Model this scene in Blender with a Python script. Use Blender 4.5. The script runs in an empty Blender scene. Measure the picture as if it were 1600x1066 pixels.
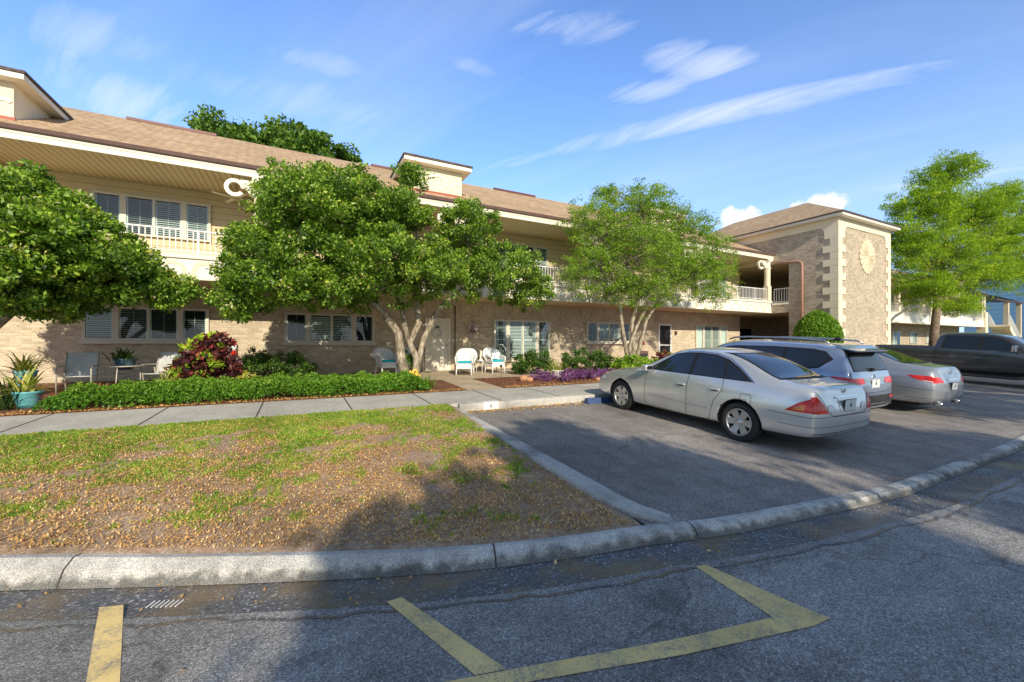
import bpy, bmesh, math, random
import numpy as np
from mathutils import Vector, Matrix
random.seed(7); RNG = np.random.default_rng(11)
S = bpy.context.scene
COL = S.collection
PI = math.pi
F = 640.0; CZ = 1.07
FW = (0.4617, 0.8870); RT = (0.8870, -0.4617)

# ------------------------------------------------------------------ helpers
def P(px, py, Y):
    """world point on the vertical plane Y = const that shows at photo pixel px, py"""
    t = (px-800)/F
    d = Y/(FW[1]+RT[1]*t); r = t*d
    return Vector((FW[0]*d+RT[0]*r, Y, CZ+(537-py)/F*d))
def G(px, py, a=1.779, b=0.047):
    """world point on the sloping ground plane (camera height a - b*Y) seen at photo pixel px, py"""
    t = (px-800)/F; k = F/(py-537)*(FW[1]+RT[1]*t)
    h = a/(1+b*k); Y = k*h; d = Y/(FW[1]+RT[1]*t)
    return Vector((FW[0]*d+RT[0]*t*d, Y, CZ-h))

def tag(o, label=None, cat=None, group=None, kind=None):
    if label: o['label'] = label
    if cat: o['category'] = cat
    if group: o['group'] = group
    if kind: o['kind'] = kind
    return o
def thing(name, label, cat, loc=(0,0,0), rz=0, group=None):
    o = bpy.data.objects.new(name, None); COL.objects.link(o)
    o.location = loc; o.rotation_euler = (0,0,rz); o.empty_display_size = .2
    return tag(o, label, cat, group)
def link_mesh(name, me, mat, parent=None):
    o = bpy.data.objects.new(name, me); COL.objects.link(o)
    if mat is not None:
        for m in (mat if isinstance(mat, (list, tuple)) else [mat]): me.materials.append(m)
    if parent is not None: o.parent = parent
    return o
def copy_tree(o, parent=None):
    c = o.copy(); COL.objects.link(c); c.parent = parent
    for ch in list(o.children): copy_tree(ch, c)
    return c

class MB:
    def __init__(s): s.v = []; s.f = []; s.sm = []
    def add(s, vs, fs, smooth=False):
        n = len(s.v); s.v += [tuple(v) for v in vs]
        s.f += [tuple(i+n for i in f) for f in fs]; s.sm += [smooth]*len(fs); return s
    def box(s, x0, x1, y0, y1, z0, z1):
        vs = [(x0,y0,z0),(x1,y0,z0),(x1,y1,z0),(x0,y1,z0),(x0,y0,z1),(x1,y0,z1),(x1,y1,z1),(x0,y1,z1)]
        return s.add(vs, [(0,3,2,1),(4,5,6,7),(0,1,5,4),(1,2,6,5),(2,3,7,6),(3,0,4,7)])
    def obox(s, c, sz, M):
        hx, hy, hz = sz[0]/2, sz[1]/2, sz[2]/2; c = Vector(c)
        vs = [c + M @ Vector(q) for q in [(-hx,-hy,-hz),(hx,-hy,-hz),(hx,hy,-hz),(-hx,hy,-hz),(-hx,-hy,hz),(hx,-hy,hz),(hx,hy,hz),(-hx,hy,hz)]]
        return s.add(vs, [(0,3,2,1),(4,5,6,7),(0,1,5,4),(1,2,6,5),(2,3,7,6),(3,0,4,7)])
    def bar(s, a, b, w, t=None, up=(0,0,1)):
        a = Vector(a); b = Vector(b); d = b-a; L = d.length
        if L < 1e-6: return s
        z = d/L; u = Vector(up)
        if abs(z.dot(u)) > .98: u = Vector((1,0,0))
        x = u.cross(z).normalized(); y = z.cross(x)
        return s.obox((a+b)/2, (w, t or w, L), Matrix((x,y,z)).transposed())
    def tube(s, pts, rad, n=8, cap=True):
        pts = [Vector(p) for p in pts]; m = len(pts)
        if not hasattr(rad, '__len__'): rad = [rad]*m
        vs = []; fs = []
        prev = None
        for i, p in enumerate(pts):
            d = (pts[min(i+1,m-1)]-pts[max(i-1,0)]).normalized()
            if prev is None:
                u = Vector((0,0,1)) if abs(d.z) < .9 else Vector((1,0,0))
                x = u.cross(d).normalized()
            else:
                x = (prev - d*prev.dot(d)).normalized()
            prev = x; y = d.cross(x)
            for k in range(n):
                a = 2*PI*k/n
                vs.append(p + (x*math.cos(a)+y*math.sin(a))*rad[i])
        for i in range(m-1):
            for k in range(n):
                k2 = (k+1) % n
                fs.append((i*n+k, i*n+k2, (i+1)*n+k2, (i+1)*n+k))
        if cap: fs.append(tuple(range(n-1,-1,-1))); fs.append(tuple((m-1)*n+k for k in range(n)))
        return s.add(vs, fs, True)
    def lathe(s, prof, n=20, c=(0,0,0), M=None, smooth=True, close=False):
        vs = []; fs = []; m = len(prof); c = Vector(c)
        for (r, z) in prof:
            for k in range(n):
                a = 2*PI*k/n; q = Vector((r*math.cos(a), r*math.sin(a), z))
                vs.append(c + (M @ q if M is not None else q))
        for i in range(m-1 if not close else m):
            j = (i+1) % m
            for k in range(n):
                k2 = (k+1) % n; fs.append((i*n+k, i*n+k2, j*n+k2, j*n+k))
        return s.add(vs, fs, smooth)
    def prism(s, poly, fn):
        """poly: 2D list; fn(u, v, side) -> 3D with side 0/1"""
        n = len(poly)
        vs = [fn(u, v, 0) for u, v in poly]+[fn(u, v, 1) for u, v in poly]
        fs = [tuple(range(n-1,-1,-1)), tuple(range(n, 2*n))]+[(i, (i+1)%n, n+(i+1)%n, n+i) for i in range(n)]
        return s.add(vs, fs)
    def quad(s, a, b, c, d): return s.add([a,b,c,d], [(0,1,2,3)])
    def build(s, name, mat, parent=None, bevel=0, fix=True):
        me = bpy.data.meshes.new(name); me.from_pydata(s.v, [], s.f)
        me.polygons.foreach_set('use_smooth', s.sm)
        if fix:
            bm = bmesh.new(); bm.from_mesh(me); bmesh.ops.recalc_face_normals(bm, faces=bm.faces)
            bm.to_mesh(me); bm.free()
        me.update()
        o = link_mesh(name, me, mat, parent)
        if bevel:
            m = o.modifiers.new('b', 'BEVEL'); m.width = bevel; m.segments = 2; m.limit_method = 'ANGLE'
        return o

def mesh_np(name, V, Q, mat, parent=None, rnd=None, smooth=False, extra=None):
    """V (n,3), Q (m,k) faces with constant k"""
    me = bpy.data.meshes.new(name); n = len(V); m, k = Q.shape
    me.vertices.add(n); me.vertices.foreach_set('co', np.asarray(V, np.float32).ravel())
    me.loops.add(m*k); me.loops.foreach_set('vertex_index', Q.astype(np.int32).ravel())
    me.polygons.add(m); me.polygons.foreach_set('loop_start', np.arange(m, dtype=np.int32)*k)
    if smooth: me.polygons.foreach_set('use_smooth', np.ones(m, bool))
    if rnd is not None:
        a = me.attributes.new('rnd', 'FLOAT', 'FACE'); a.data.foreach_set('value', np.asarray(rnd, np.float32))
    me.update(calc_edges=True); me.validate()
    return link_mesh(name, me, mat, parent)

_tab = np.random.default_rng(5).random((256,256))
def vnoise(x, y):
    x = np.asarray(x, float)+100; y = np.asarray(y, float)+100
    xi = np.floor(x).astype(int); yi = np.floor(y).astype(int); fx = x-xi; fy = y-yi
    fx = fx*fx*(3-2*fx); fy = fy*fy*(3-2*fy)
    g = lambda a, b: _tab[a % 256, b % 256]
    return (g(xi,yi)*(1-fx)+g(xi+1,yi)*fx)*(1-fy)+(g(xi,yi+1)*(1-fx)+g(xi+1,yi+1)*fx)*fy
def fbm(x, y): return vnoise(x,y)*.5+vnoise(x*2.1+7,y*2.1)*.3+vnoise(x*4.3,y*4.3+3)*.2

# ------------------------------------------------------------------ materials
class NT:
    def __init__(s, name):
        s.m = bpy.data.materials.new(name); s.m.use_nodes = True; s.n = s.m.node_tree.nodes; s.l = s.m.node_tree.links
        s.b = s.n['Principled BSDF']; s.out = s.n['Material Output']
    def N(s, t, **k):
        n = s.n.new(t)
        for a, v in k.items():
            if a.startswith('i_'):
                key = a[2:].replace('_', ' ')
                n.inputs[int(key) if key.isdigit() else key].default_value = v
            else: setattr(n, a, v)
        return n
    def L(s, a, b): s.l.new(a, b)
    def pos(s):
        g = s.N('ShaderNodeNewGeometry'); return g.outputs['Position']
    def noise(s, scale, vec=None, detail=4, rough=.55):
        n = s.N('ShaderNodeTexNoise'); n.inputs['Scale'].default_value = scale
        n.inputs['Detail'].default_value = detail; n.inputs['Roughness'].default_value = rough
        s.L(vec if vec is not None else s.pos(), n.inputs['Vector']); return n.outputs['Fac']
    def ramp(s, fac, stops, interp='LINEAR'):
        r = s.N('ShaderNodeValToRGB'); e = r.color_ramp; e.interpolation = interp
        while len(e.elements) < len(stops): e.elements.new(.5)
        for q, (p, c) in zip(e.elements, stops):
            q.position = p; q.color = (c[0], c[1], c[2], 1) if hasattr(c, '__len__') else (c, c, c, 1)
        s.L(fac, r.inputs['Fac']); return r.outputs['Color']
    def mix(s, a, b, fac, mode='MIX'):
        m = s.N('ShaderNodeMix', data_type='RGBA', blend_type=mode)
        for src, i in ((fac, 0), (a, 6), (b, 7)):
            if hasattr(src, 'is_linked') or hasattr(src, 'links'): s.L(src, m.inputs[i])
            elif hasattr(src, '__len__'): m.inputs[i].default_value = (*src[:3], 1)
            else: m.inputs[i].default_value = src
        return m.outputs[2]
    def math(s, op, a, b=None, c=None):
        m = s.N('ShaderNodeMath', operation=op)
        for i, src in enumerate((a, b, c)):
            if src is None: continue
            if hasattr(src, 'links'): s.L(src, m.inputs[i])
            else: m.inputs[i].default_value = src
        return m.outputs[0]
    def col(s, c):
        if hasattr(c, 'links'): s.L(c, s.b.inputs['Base Color'])
        else: s.b.inputs['Base Color'].default_value = (*c, 1)
    def set(s, **k):
        for a, v in k.items():
            a = a.replace('_', ' ')
            if hasattr(v, 'links'): s.L(v, s.b.inputs[a])
            else: s.b.inputs[a].default_value = v
    def bump(s, h, strength=.3, dist=.02):
        b = s.N('ShaderNodeBump'); b.inputs['Strength'].default_value = strength; b.inputs['Distance'].default_value = dist
        s.L(h, b.inputs['Height']); s.L(b.outputs[0], s.b.inputs['Normal'])

def plain(name, c, rough=.6, metal=0, var=.12, scale=6, spec=.5, bump=0, coat=0):
    t = NT(name); n = t.noise(scale)
    col = t.ramp(n, [(.3, tuple(x*(1-var) for x in c)), (.7, tuple(min(1, x*(1+var)) for x in c))])
    t.col(col); t.set(Roughness=rough, Metallic=metal)
    t.b.inputs['Specular IOR Level'].default_value = spec
    if coat: t.b.inputs['Coat Weight'].default_value = coat; t.b.inputs['Coat Roughness'].default_value = .04
    if bump: t.bump(t.noise(scale*12, detail=3), bump, .004)
    return t.m

def wallvec(t, zs=1.0):
    sp = t.N('ShaderNodeSeparateXYZ'); t.L(t.pos(), sp.inputs[0])
    xy = t.math('ADD', sp.outputs[0], sp.outputs[1])
    c = t.N('ShaderNodeCombineXYZ'); t.L(xy, c.inputs[0])
    z = sp.outputs[2] if zs == 1.0 else t.math('MULTIPLY', sp.outputs[2], zs)
    t.L(z, c.inputs[1]); return c.outputs[0], sp, xy

def brick_mat(name, c1, c2, cm, soldier=None):
    t = NT(name); v, sp, xy = wallvec(t)
    if soldier:
        c = t.N('ShaderNodeCombineXYZ'); t.L(sp.outputs[2], c.inputs[0]); t.L(xy, c.inputs[1])
        g = t.math('GREATER_THAN', sp.outputs[2], soldier)
        mv = t.N('ShaderNodeMix', data_type='VECTOR'); t.L(g, mv.inputs[0]); t.L(v, mv.inputs[4]); t.L(c.outputs[0], mv.inputs[5]); v = mv.outputs[1]
    b = t.N('ShaderNodeTexBrick'); t.L(v, b.inputs['Vector'])
    for k, x in (('Color1', c1), ('Color2', c2), ('Mortar', cm)): b.inputs[k].default_value = (*x, 1)
    b.inputs['Scale'].default_value = 1; b.inputs['Brick Width'].default_value = .205; b.inputs['Row Height'].default_value = .075
    b.inputs['Mortar Size'].default_value = .009; b.inputs['Mortar Smooth'].default_value = .3; b.inputs['Bias'].default_value = -.1
    n = t.noise(1.3); n2 = t.noise(60, detail=3)
    vb = t.N('ShaderNodeMapping'); t.L(v, vb.inputs[0]); vb.inputs['Scale'].default_value = (4.88, 13.3, 1); wn = t.N('ShaderNodeTexWhiteNoise', noise_dimensions='2D'); sn = t.N('ShaderNodeVectorMath', operation='FLOOR'); t.L(vb.outputs[0], sn.inputs[0]); t.L(sn.outputs[0], wn.inputs[0])
    col = t.mix(b.outputs['Color'], t.ramp(n, [(.3, .72), (.7, 1.15)]), .55, 'MULTIPLY')
    col = t.mix(col, t.ramp(wn.outputs['Value'], [(0, (.62,.60,.60)), (.15, (.85,.84,.83)), (.8, (1.08,1.06,1.03)), (1, (1.3,1.25,1.15))]), .38, 'MULTIPLY')
    col = t.mix(col, t.ramp(n2, [(.35, .65), (.65, 1.2)]), .6, 'MULTIPLY')
    t.col(col); t.set(Roughness=.9); t.bump(t.math('ADD', t.math('MULTIPLY', b.outputs['Fac'], -1.0), t.math('MULTIPLY', n2, .5)), .8, .012)
    return t.m

M = {}
M['brick'] = brick_mat('brick', (.72,.60,.425), (.52,.42,.28), (.68,.61,.50), soldier=2.28)
M['tower_brick'] = brick_mat('tower_brick', (.64,.53,.39), (.42,.34,.235), (.54,.48,.38))
M['cream'] = plain('cream_stucco', (.80,.71,.52), .85, var=.05, scale=2, bump=.25)
M['cream2'] = plain('beige_stucco', (.68,.57,.38), .85, var=.05, scale=2, bump=.2)
M['trim'] = plain('ivory_trim', (.82,.77,.64), .6, var=.04, scale=3)
M['ivory'] = plain('ivory_panel', (.80,.78,.72), .75, var=.05, scale=2, bump=.2)
M['white'] = plain('white_paint', (.80,.79,.76), .45, var=.04)
M['frame'] = plain('window_frame_paint', (.66,.61,.50), .5, var=.05)
M['slat'] = plain('shutter_slats', (.74,.75,.73), .5, var=.05)
M['dark'] = plain('dark_interior', (.012,.013,.015), .7)
M['dark_brown'] = plain('dark_brown_metal', (.085,.05,.045), .45)
M['gutter'] = plain('purple_brown_gutter', (.16,.095,.085), .45, var=.15)
M['red'] = plain('red_flashing', (.36,.075,.035), .5)
M['redmetal'] = plain('dark_red_ridge', (.13,.035,.03), .45)
M['pinkpipe'] = plain('pinkish_brown_pipe', (.42,.24,.18), .5)
# soffit: boards running across the eave
t = NT('soffit_boards'); v, sp, xy = wallvec(t)
fr = t.math('FRACT', t.math('MULTIPLY', sp.outputs[0], 6.5)); ln = t.math('LESS_THAN', fr, .16)
t.col(t.mix((.74,.63,.41), (.38,.28,.16), ln)); t.set(Roughness=.6); M['soffit'] = t.m
t = NT('lap_siding'); v, sp, xy = wallvec(t)
fr = t.math('FRACT', t.math('MULTIPLY', sp.outputs[2], 5)); ln = t.math('LESS_THAN', fr, .1)
t.col(t.mix((.68,.56,.35), (.44,.34,.19), ln)); t.set(Roughness=.7); t.bump(fr, .5, .02); M['siding'] = t.m
# shingles
def shingle(name, a, b, c):
    t = NT(name); v, sp, xy = wallvec(t, 2.0)
    b_ = t.N('ShaderNodeTexBrick'); t.L(v, b_.inputs['Vector'])
    for k, x in (('Color1', a), ('Color2', b), ('Mortar', c)): b_.inputs[k].default_value = (*x, 1)
    b_.inputs['Scale'].default_value = 1; b_.inputs['Brick Width'].default_value = .26; b_.inputs['Row Height'].default_value = .15
    b_.inputs['Mortar Size'].default_value = .012; b_.inputs['Mortar Smooth'].default_value = .6; b_.offset = .37; b_.inputs['Bias'].default_value = .1
    mp = t.N('ShaderNodeMapping'); t.L(v, mp.inputs['Vector']); mp.inputs['Scale'].default_value = (5, 7, 1)
    n = t.noise(1.0, mp.outputs[0], 2); n2 = t.noise(.5); n3 = t.noise(45, detail=3)
    col = t.mix(b_.outputs['Color'], t.ramp(n, [(.3, (.62,.6,.58)), (.5, (1,1,1)), (.7, (1.35,1.3,1.2))]), .75, 'MULTIPLY')
    col = t.mix(col, t.ramp(n2, [(.35, .82), (.65, 1.12)]), .6, 'MULTIPLY')
    col = t.mix(col, t.ramp(n3, [(.3, .6), (.7, 1.3)]), .6, 'MULTIPLY')
    t.col(col); t.set(Roughness=.95); t.bump(t.math('ADD', b_.outputs['Fac'], t.math('MULTIPLY', n3, -1)), .7, .015); return t.m
M['shingle'] = shingle('tan_shingles', (.60,.44,.27), (.46,.31,.18), (.26,.17,.105))
M['shingle_dk'] = shingle('grey_brown_shingles', (.17,.13,.11), (.12,.09,.08), (.07,.05,.045))
# clear glass that reflects at grazing angles
t = NT('window_glass'); t.col((.02,.03,.035)); t.set(Roughness=.02)
tr = t.N('ShaderNodeBsdfTransparent'); tr.inputs[0].default_value = (.80,.90,.88,1)
gl = t.N('ShaderNodeBsdfGlossy'); gl.inputs['Roughness'].default_value = .015
fz = t.N('ShaderNodeFresnel'); fz.inputs['IOR'].default_value = 1.7
mx = t.N('ShaderNodeMixShader'); t.L(fz.outputs[0], mx.inputs[0]); t.L(tr.outputs[0], mx.inputs[1]); t.L(gl.outputs[0], mx.inputs[2]); t.L(mx.outputs[0], t.out.inputs[0])
M['glass'] = t.m

def asphalt(name, base, speck, wet=False, tint=(1,1,1), scale=70):
    t = NT(name); p = t.pos()
    vo = t.N('ShaderNodeTexVoronoi'); vo.inputs['Scale'].default_value = scale; t.L(p, vo.inputs['Vector'])
    sepc = t.N('ShaderNodeSeparateColor'); t.L(vo.outputs['Color'], sepc.inputs[0])
    st = t.ramp(sepc.outputs[0], [(0, base*.55), (.45, base*.9), (.78, base*1.25), (.86, speck*.6), (1, speck)])
    edge = t.ramp(vo.outputs['Distance'], [(.1, 1.0), (.8, .45)])
    col = t.mix(st, edge, .8, 'MULTIPLY')
    n = t.noise(.8, detail=6); n2 = t.noise(5, detail=5)
    col = t.mix(col, t.ramp(n, [(.3, .78), (.7, 1.2)]), .8, 'MULTIPLY')
    col = t.mix(col, t.ramp(n2, [(.3, .8), (.7, 1.15)]), .8, 'MULTIPLY')
    ns = t.noise(.35, detail=3); col = t.mix(col, t.ramp(ns, [(.40, .80), (.47, 1.0), (.56, 1.0), (.62, 1.14)]), .9, 'MULTIPLY')
    sm = t.noise(2.4, detail=2, rough=.3); col = t.mix(col, t.ramp(sm, [(.66, 1.0), (.74, .62)]), .7, 'MULTIPLY')
    sx_ = t.N('ShaderNodeMapping'); t.L(p, sx_.inputs[0]); sx_.inputs['Scale'].default_value = (2.6,.35,1) if name.startswith('lot') else (.3,1.8,1)
    ln_ = t.noise(1.0, sx_.outputs[0], 4); col = t.mix(col, t.ramp(ln_, [(.35, .80), (.55, 1.04), (.7, 1.16)]), .7, 'MULTIPLY')
    # thin wandering cracks
    w = t.N('ShaderNodeTexVoronoi', feature='DISTANCE_TO_EDGE'); w.inputs['Scale'].default_value = .33
    ad = t.N('ShaderNodeVectorMath', operation='ADD'); t.L(p, ad.inputs[0])
    nn = t.N('ShaderNodeTexNoise'); nn.inputs['Scale'].default_value = 1.5; nn.inputs['Detail'].default_value = 6; t.L(p, nn.inputs['Vector'])
    t.L(nn.outputs['Color'], ad.inputs[1]); t.L(ad.outputs[0], w.inputs['Vector'])
    cr = t.ramp(w.outputs['Distance'], [(0, .25), (.007, 1)])
    col = t.mix(col, cr, .5, 'MULTIPLY'); col = t.mix(col, tint, 1.0, 'MULTIPLY')
    t.col(col); t.set(Roughness=.8 if not wet else t.ramp(t.noise(3), [(.4, .25), (.6, .7)]))
    t.bump(vo.outputs['Distance'], .5, .006); return t.m
M['road'] = asphalt('road_asphalt', .42, .76, tint=(1,.96,.89), scale=105)
M['lot'] = asphalt('lot_asphalt', .38, .72, tint=(1,.91,.83), scale=125)

def concrete(name, c, speck=.35, scale=90, stain=.5, grime=None):
    t = NT(name); p = t.pos()
    n = t.noise(1.2, detail=6); n2 = t.noise(8, detail=5); n3 = t.noise(scale, detail=2)
    col = t.mix(c, t.ramp(n, [(.36, 1-stain), (.55, 1), (.75, 1.08)]), .9, 'MULTIPLY')
    col = t.mix(col, t.ramp(n2, [(.3, .82), (.7, 1.1)]), .8, 'MULTIPLY')
    col = t.mix(col, t.ramp(n3, [(.4, 1-speck), (.6, 1+speck*.6)]), .9, 'MULTIPLY')
    if grime is not None:
        sp_ = t.N('ShaderNodeSeparateXYZ'); t.L(p, sp_.inputs[0]); zz = t.math('ADD', sp_.outputs[2], t.math('MULTIPLY', t.math('SUBTRACT', n2, .5), .16))
        mr = t.N('ShaderNodeMapRange'); t.L(zz, mr.inputs[0]); mr.inputs[1].default_value = grime; mr.inputs[2].default_value = grime+.05; mr.inputs[3].default_value = .35; mr.inputs[4].default_value = 1.0
        col = t.mix(col, mr.outputs[0], 1.0, 'MULTIPLY')
    t.col(col); t.set(Roughness=.9); t.bump(n3, .35, .006); return t.m
M['walk'] = concrete('sidewalk_concrete', (.53,.50,.44), .12, 60, .18)
M['patio'] = concrete('patio_concrete', (.55,.44,.31), .12, 60, .2)
M['curb'] = concrete('curb_concrete', (.56,.54,.49), .45, 130, .6)
M['road_curb'] = concrete('road_curb_concrete', (.66,.64,.58), .45, 130, .5, grime=-.63)
M['joint'] = plain('joint_dark', (.07,.06,.05), .9)
# gutter: dark, damp, with brown leaf stain
t = NT('gutter_asphalt'); p = t.pos()
vo = t.N('ShaderNodeTexVoronoi'); vo.inputs['Scale'].default_value = 80; t.L(p, vo.inputs['Vector'])
sepc = t.N('ShaderNodeSeparateColor'); t.L(vo.outputs['Color'], sepc.inputs[0])
col = t.ramp(sepc.outputs[0], [(0, .07), (.8, .15), (.93, .24), (1, .6)])
n = t.noise(2.2, detail=7); col = t.mix(col, (.24,.165,.08), t.ramp(n, [(.45, 0), (.60, .8)]))
t.col(col); t.set(Roughness=t.ramp(t.noise(1.7), [(.35, .22), (.65, .8)])); t.bump(vo.outputs['Distance'], .5, .006); M['gutter_asph'] = t.m
# yellow paint, worn
t = NT('worn_yellow_paint'); n = t.noise(70, detail=5, rough=.85); n2 = t.noise(3); n3 = t.noise(7, detail=5)
col = t.mix((.86,.63,.25), (.34,.30,.23), t.ramp(t.math('ADD', n, t.math('MULTIPLY', t.math('SUBTRACT', n3, .5), .5)), [(.50, 0), (.60, .85)])); col = t.mix(col, t.ramp(n2, [(.3,.8),(.7,1.1)]), 1, 'MULTIPLY')
t.col(col); t.set(Roughness=.8); M['yellow'] = t.m
# soil
def soil(name, a, b, c, sc=14):
    t = NT(name); n = t.noise(sc, detail=8, rough=.7); n2 = t.noise(1.3, detail=4); n3 = t.noise(90, detail=2)
    col = t.ramp(n, [(.32, a), (.5, b), (.68, c)])
    col = t.mix(col, t.ramp(n2, [(.3, .7), (.7, 1.2)]), .8, 'MULTIPLY'); col = t.mix(col, t.ramp(n3, [(.35, .6), (.65, 1.3)]), .8, 'MULTIPLY')
    t.col(col); t.set(Roughness=.95); t.bump(n3, .8, .02); return t.m
M['dirt'] = soil('lawn_soil', (.28,.18,.11), (.45,.31,.20), (.56,.45,.34))
M['mulch'] = soil('red_mulch', (.12,.045,.025), (.24,.09,.05), (.36,.17,.09), 30)
M['far_ground'] = soil('far_grass_ground', (.05,.08,.02), (.08,.10,.03), (.13,.11,.05), 2)

def attr_mat(name, stops, rough=.6, trans=.0, bright=1.0, spec=.3):
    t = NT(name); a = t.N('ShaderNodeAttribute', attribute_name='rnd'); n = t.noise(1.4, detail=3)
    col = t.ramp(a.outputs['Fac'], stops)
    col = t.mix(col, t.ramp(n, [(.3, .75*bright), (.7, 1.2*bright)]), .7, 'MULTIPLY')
    t.col(col); t.set(Roughness=rough); t.b.inputs['Specular IOR Level'].default_value = spec
    if trans:
        tl = t.N('ShaderNodeBsdfTranslucent'); c2 = t.mix(col, (1.25,1.35,.45), 1.0, 'MULTIPLY'); t.L(c2, tl.inputs[0])
        mx = t.N('ShaderNodeMixShader'); mx.inputs[0].default_value = trans
        t.L(t.b.outputs[0], mx.inputs[1]); t.L(tl.outputs[0], mx.inputs[2]); t.L(mx.outputs[0], t.out.inputs[0])
    return t.m
M['leafA'] = attr_mat('glossy_leaves', [(0, (.06,.12,.015)), (.35, (.14,.27,.028)), (.62, (.27,.43,.045)), (.85, (.46,.60,.07)), (.96,(.62,.62,.10)), (1, (.66,.58,.36))], .42, .3, spec=.5)
M['leafB'] = attr_mat('small_bright_leaves', [(0, (.09,.18,.02)), (.45, (.25,.42,.04)), (.9, (.46,.60,.075)), (1, (.48,.45,.12))], .5, .38)
M['leafC'] = attr_mat('feathery_lime_leaves', [(0, (.10,.22,.02)), (.45, (.32,.48,.035)), (1, (.60,.68,.06))], .55, .42)
M['leafD'] = attr_mat('distant_leaves', [(0, (.05,.12,.02)), (.5, (.13,.25,.035)), (1, (.28,.40,.06))], .55, .25)
M['hedge'] = attr_mat('bright_groundcover_leaves', [(0, (.05,.15,.012)), (.5, (.14,.31,.028)), (1, (.30,.46,.055))], .45, .3)
M['bush'] = attr_mat('dark_bush_leaves', [(0, (.03,.075,.015)), (.5, (.08,.17,.03)), (1, (.19,.30,.05))], .42, .25)
M['grass'] = attr_mat('grass_blades', [(0, (.20,.33,.03)), (.5, (.36,.51,.055)), (.85, (.55,.62,.09)), (1, (.72,.62,.24))], .6, .35)
M['litter'] = attr_mat('dry_leaves', [(0, (.38,.20,.07)), (.45, (.70,.39,.125)), (.8, (.86,.56,.22)), (1, (.92,.74,.44))], .6, .15)
M['purple'] = attr_mat('purple_leaves', [(0, (.12,.035,.13)), (.6, (.26,.09,.29)), (1, (.45,.28,.48))], .5, .2)
M['croton'] = attr_mat('croton_leaves', [(0, (.035,.015,.02)), (.35, (.10,.03,.035)), (.5, (.20,.06,.045)), (.62,(.40,.06,.07)), (.72, (.18,.32,.02)), (1, (.42,.58,.05))], .35, .2)
M['yellowleaf'] = attr_mat('yellow_leaves', [(0, (.35,.36,.05)), (.6, (.65,.60,.12)), (1, (.80,.76,.35))], .5, .3)
M['spider'] = attr_mat('striped_blades', [(0, (.12,.19,.03)), (.4, (.33,.38,.06)), (.8, (.62,.58,.18)), (1, (.75,.45,.10))], .5, .25)
M['brom'] = attr_mat('red_bromeliad', [(0, (.30,.20,.08)), (.4, (.48,.08,.06)), (1, (.72,.22,.20))], .4, .2)
M['darkblade'] = attr_mat('dark_blades', [(0, (.02,.045,.015)), (.5, (.06,.11,.03)), (1, (.14,.20,.06))], .4, .2)
def bark(name, a, b, c):
    t = NT(name); p = t.pos(); mp = t.N('ShaderNodeMapping'); t.L(p, mp.inputs[0]); mp.inputs['Scale'].default_value = (1,1,.35)
    n = t.noise(14, mp.outputs[0], 6, .65); n2 = t.noise(3.5)
    col = t.ramp(n, [(.35, a), (.52, b), (.68, c)]); col = t.mix(col, t.ramp(n2, [(.35,.7),(.6,1.2)]), .8, 'MULTIPLY')
    t.col(col); t.set(Roughness=.9); t.bump(n, .7, .03); return t.m
M['bark'] = bark('mottled_bark', (.16,.12,.08), (.34,.28,.20), (.55,.50,.40))
M['bark_dk'] = bark('brown_bark', (.10,.07,.05), (.20,.145,.10), (.33,.25,.18))

# ------------------------------------------------------------------ terrain
LX = 2.80          # left edge of the parking lot
def zplane(y): return CZ-1.779+.047*y
def zlawn(x, y):
    """bed, walk and lawn level"""
    if y >= 15.8: return 0.0
    if y >= 9.75: return -.12+.12*(y-9.75)/6.05
    if y >= 8.06: return -.17+.05*(y-8.06)/1.69
    k = max(0.0, min(1.0, (y-4.4)/3.66))
    return zplane(y)+.03+.13*k+.0
back = [(-1100,905),(-500,888),(0,870),(300,868),(600,862),(770,852),(900,838),(1000,824),(1060,818),(1150,806),(1350,768),(1430,745),(1600,680)]
BACK = [G(*p) for p in back]
def offs(pl, d):
    out = []
    for i, p in enumerate(pl):
        a = pl[max(i-1,0)]; b = pl[min(i+1,len(pl)-1)]; t = Vector((b.x-a.x, b.y-a.y, 0)).normalized()
        out.append(Vector((p.x+t.y*d, p.y-t.x*d, p.z)))
    return out
BACK = [Vector((-40, 13.0, -.50)), Vector((-14, 7.9,-.50))]+BACK[1:]+[Vector((16,2.9,-.57)), Vector((24,4.4,-.5)), Vector((60,11.5,-.4))]
BACK[3:] = BACK[3:]
# resample smooth
def resample(pl, step=.18):
    out = []
    for i in range(len(pl)-1):
        p0 = pl[max(i-1,0)]; p1 = pl[i]; p2 = pl[i+1]; p3 = pl[min(i+2,len(pl)-1)]
        n = max(2, int((p2-p1).length/step))
        for k in range(n):
            u = k/n; out.append(.5*((2*p1)+(p2-p0)*u+(2*p0-5*p1+4*p2-p3)*u*u+(3*p1-p0-3*p2+p3)*u**3))
    out.append(pl[-1]); return out
BK = resample(BACK, .1)
for p in BK: p.z = zplane(min(p.y, 5.0))
def curb_y(x):
    for i in range(len(BK)-1):
        if BK[i].x <= x <= BK[i+1].x:
            u = (x-BK[i].x)/(BK[i+1].x-BK[i].x+1e-9); return BK[i].y*(1-u)+BK[i+1].y*u
    return BK[0].y if x < BK[0].x else BK[-1].y
CW = .175; GW = .385; ZR = -.625
FR = offs(BK, CW); GO = offs(BK, CW+GW)

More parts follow.
